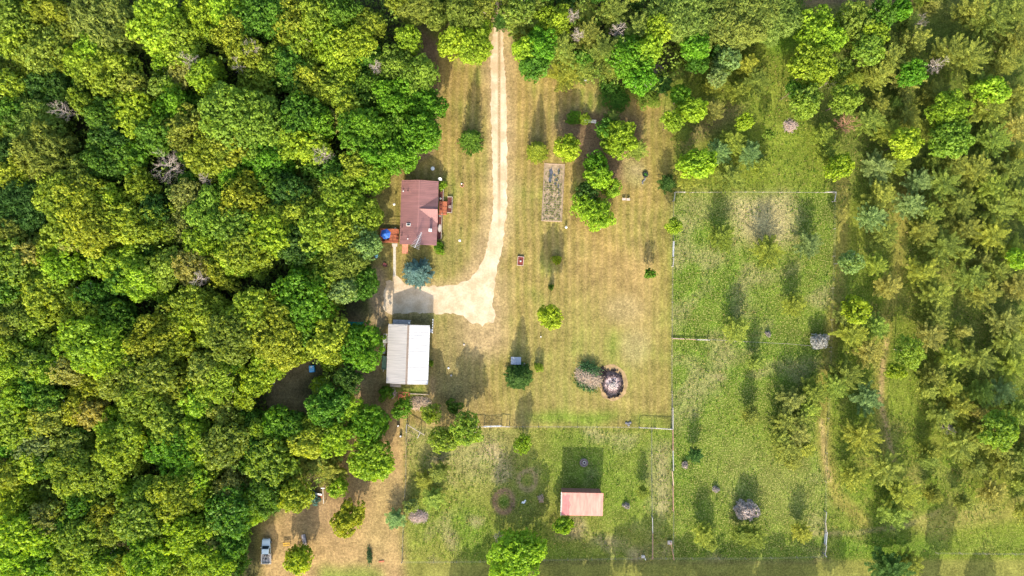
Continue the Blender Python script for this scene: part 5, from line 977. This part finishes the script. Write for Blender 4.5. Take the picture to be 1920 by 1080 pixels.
mb = MB(); mb.add([(-.82, 1.33, 1.20), (.82, 1.33, 1.20), (.72, .80, 1.69), (-.72, .80, 1.69), (-.82, 1.36, 1.23), (.82, 1.36, 1.23), (.72, .83, 1.72), (-.72, .83, 1.72)], [(3, 2, 1, 0), (4, 5, 6, 7), (0, 1, 5, 4), (1, 2, 6, 5), (2, 3, 7, 6), (3, 0, 4, 7)]); mb.build('windshield', glassm, tk)
mb = MB(); mb.box((0, -.58, 1.48), (1.4, .08, .36)); mb.build('rear_window', glassm, tk)
for s in (-1, 1):
    mb = MB(); mb.add([(s * .985, 1.1, 1.22), (s * .985, -.4, 1.22), (s * .87, -.38, 1.62), (s * .87, .72, 1.62), (s * 1.0, 1.1, 1.23), (s * 1.0, -.4, 1.23), (s * .885, -.38, 1.63), (s * .885, .72, 1.63)], [(0, 1, 2, 3), (7, 6, 5, 4), (0, 3, 7, 4), (1, 5, 6, 2), (2, 6, 7, 3), (0, 4, 5, 1)]); mb.build('side_window', glassm, tk)
    mb = MB(); mb.box((s * 1.12, 1.0, 1.25), (.22, .1, .18)); mb.build('mirror', whitep, tk)
    mb = MB(); mb.box((s * .68, 2.93, .8), (.34, .08, .2)); mb.build('headlight', whitep, tk)
    mb = MB(); mb.box((s * 1.0, .4, .95), (.04, .12, .04)); mb.build('door_handle', greym, tk)
    for yy in (2.0, -1.9):
        mb = MB(); mb.tube((s * 1.02, yy, .38), (s * .78, yy, .38), .38, n=20); wh = mb.build('wheel', blackm, tk); mb = MB(); mb.tube((s * 1.035, yy, .38), (s * 1.0, yy, .38), .2, n=14); mb.build('rim', greym, wh)
mb = MB(); mb.box((0, -1.85, .62), (2.3, 2.4, .12))
for s in (-1, 1): mb.box((s * 1.06, -1.85, .95), (.22, 2.4, .6)); mb.box((0, -1.85 + s * 1.13, .95), (1.9, .14, .58))
mb.build('truck_bed', cream, tk, .02); mb = MB(); mb.box((0, 2.98, .5), (1.8, .12, .2)); mb.build('bumper', greym, tk)
q = random.Random(6); sc2 = thing('scrap_load', 'tangle of grey scrap and boards lying in the pickup bed', 'scrap', (x, y - 1.85, .69)); mb = MB()
for _ in range(16): mb.box((q.uniform(-.55, .55), q.uniform(-.7, .7), q.uniform(.05, .35)), (q.uniform(.1, .3), q.uniform(.3, .9), .06), rz=q.uniform(-.9, .9))
mb.build('boards', stonem, sc2); mb = MB()
for _ in range(14): mb.box((q.uniform(-.6, .6), q.uniform(-.8, .8), q.uniform(.02, .2)), (q.uniform(.2, .4), q.uniform(.2, .5), .08), rz=q.uniform(-.9, .9))
mb.build('dark_scrap', blackm, sc2)
x, y = P(570, 1013, .4); o = thing('slatted_rack', 'dark metal rack of pale slats lying tilted on the dry grass', 'rack', (x, y, 0), R(10)); mb = MB()
for s in (-1, 1): mb.box((s * .5, 0, .25), (.09, 2.8, .12))
mb.build('frame', blackm, o)
for i in range(10): mb = MB(); mb.box((0, -1.25 + i * .28, .28), (.92, .13, .06)); mb.build('slat', M_('lilac_slat', (.45, .43, .50), .5, .15, 2), o)
x, y = P(537, 1020.5, .6); o = thing('sawhorse', 'yellow trestle between the pickup and the slatted rack', 'trestle', (x, y, 0), R(4)); yel = M_('yellow_paint', (.55, .33, .03), .6, .3, 3)
for s in (-1, 1): mb = MB(); mb.box((0, s * .28, .62), (1.7, .16, .08)); mb.build('rail', yel, o)
mb = MB()
for i in range(5): mb.box((-.7 + i * .35, 0, .58), (.1, .5, .05))
mb.build('crosspiece', yel, o)
for sx in (-1, 1):
    for sy in (-1, 1): mb = MB(); mb.tube((sx * .7, sy * .28, .6), (sx * .75, sy * .45, 0), .04); mb.build('leg', blackm, o)
x, y = P(606, 930, 1.6); o = thing('swing_frame', 'white timber post and crossbar frame at the woods edge', 'post frame', (x, y, 0), R(-3)); mb = MB(); mb.tube((.35, -1.6, 2.2), (.0, 2.0, 2.3), .1); mb.build('beam', M_('bleached_timber', (.50, .45, .38), .9, .2, 3), o)
for yy in (-1.6, 1.9): mb = MB(); mb.tube((.3 if yy < 0 else 0, yy, 0), (.3 if yy < 0 else 0, yy, 2.2), .09); mb.build('post', MATS['bleached_timber'], o)
mb = MB(); mb.box((0, 2.1, 2.35), (.9, .2, .12)); mb.build('cap', whitep, o)
x, y = P(597, 926.5, .5); o = thing('low_table', 'white topped low table with a brown shelf beside the post frame', 'table', (x, y, 0), R(-8)); mb = MB(); mb.box((0, 0, .62), (1.7, .45, .06)); mb.build('tabletop', whitep, o); mb = MB(); mb.box((.3, -.5, .35), (1.3, .5, .06)); mb.build('shelf', deckm, o)
for s in (-1, 1): mb = MB(); mb.box((s * .7, 0, .3), (.08, .4, .58)); mb.build('leg', woodm, o)
x, y = P(692.5, 1044, .4); o = thing('cut_sapling', 'dark green cut sapling lying on the dry lane', 'sapling', (x, y, 0), R(4)); mb = MB(); mb.tube((0, -1.6, .1), (0, 1.5, .2), .05, .02); mb.build('stem', BARK, o); sprays(o, 420, 0, .1, .3, .95, .25, (.05, .10, .03), 'foliage', .2)
x, y = P(715, 1053, .2); o = thing('plank', 'short brown plank lying at the foot of the lane', 'plank', (x, y, 0), .1); mb = MB(); mb.box((0, 0, .08), (1.3, .35, .12)); mb.build('board', deckm, o)
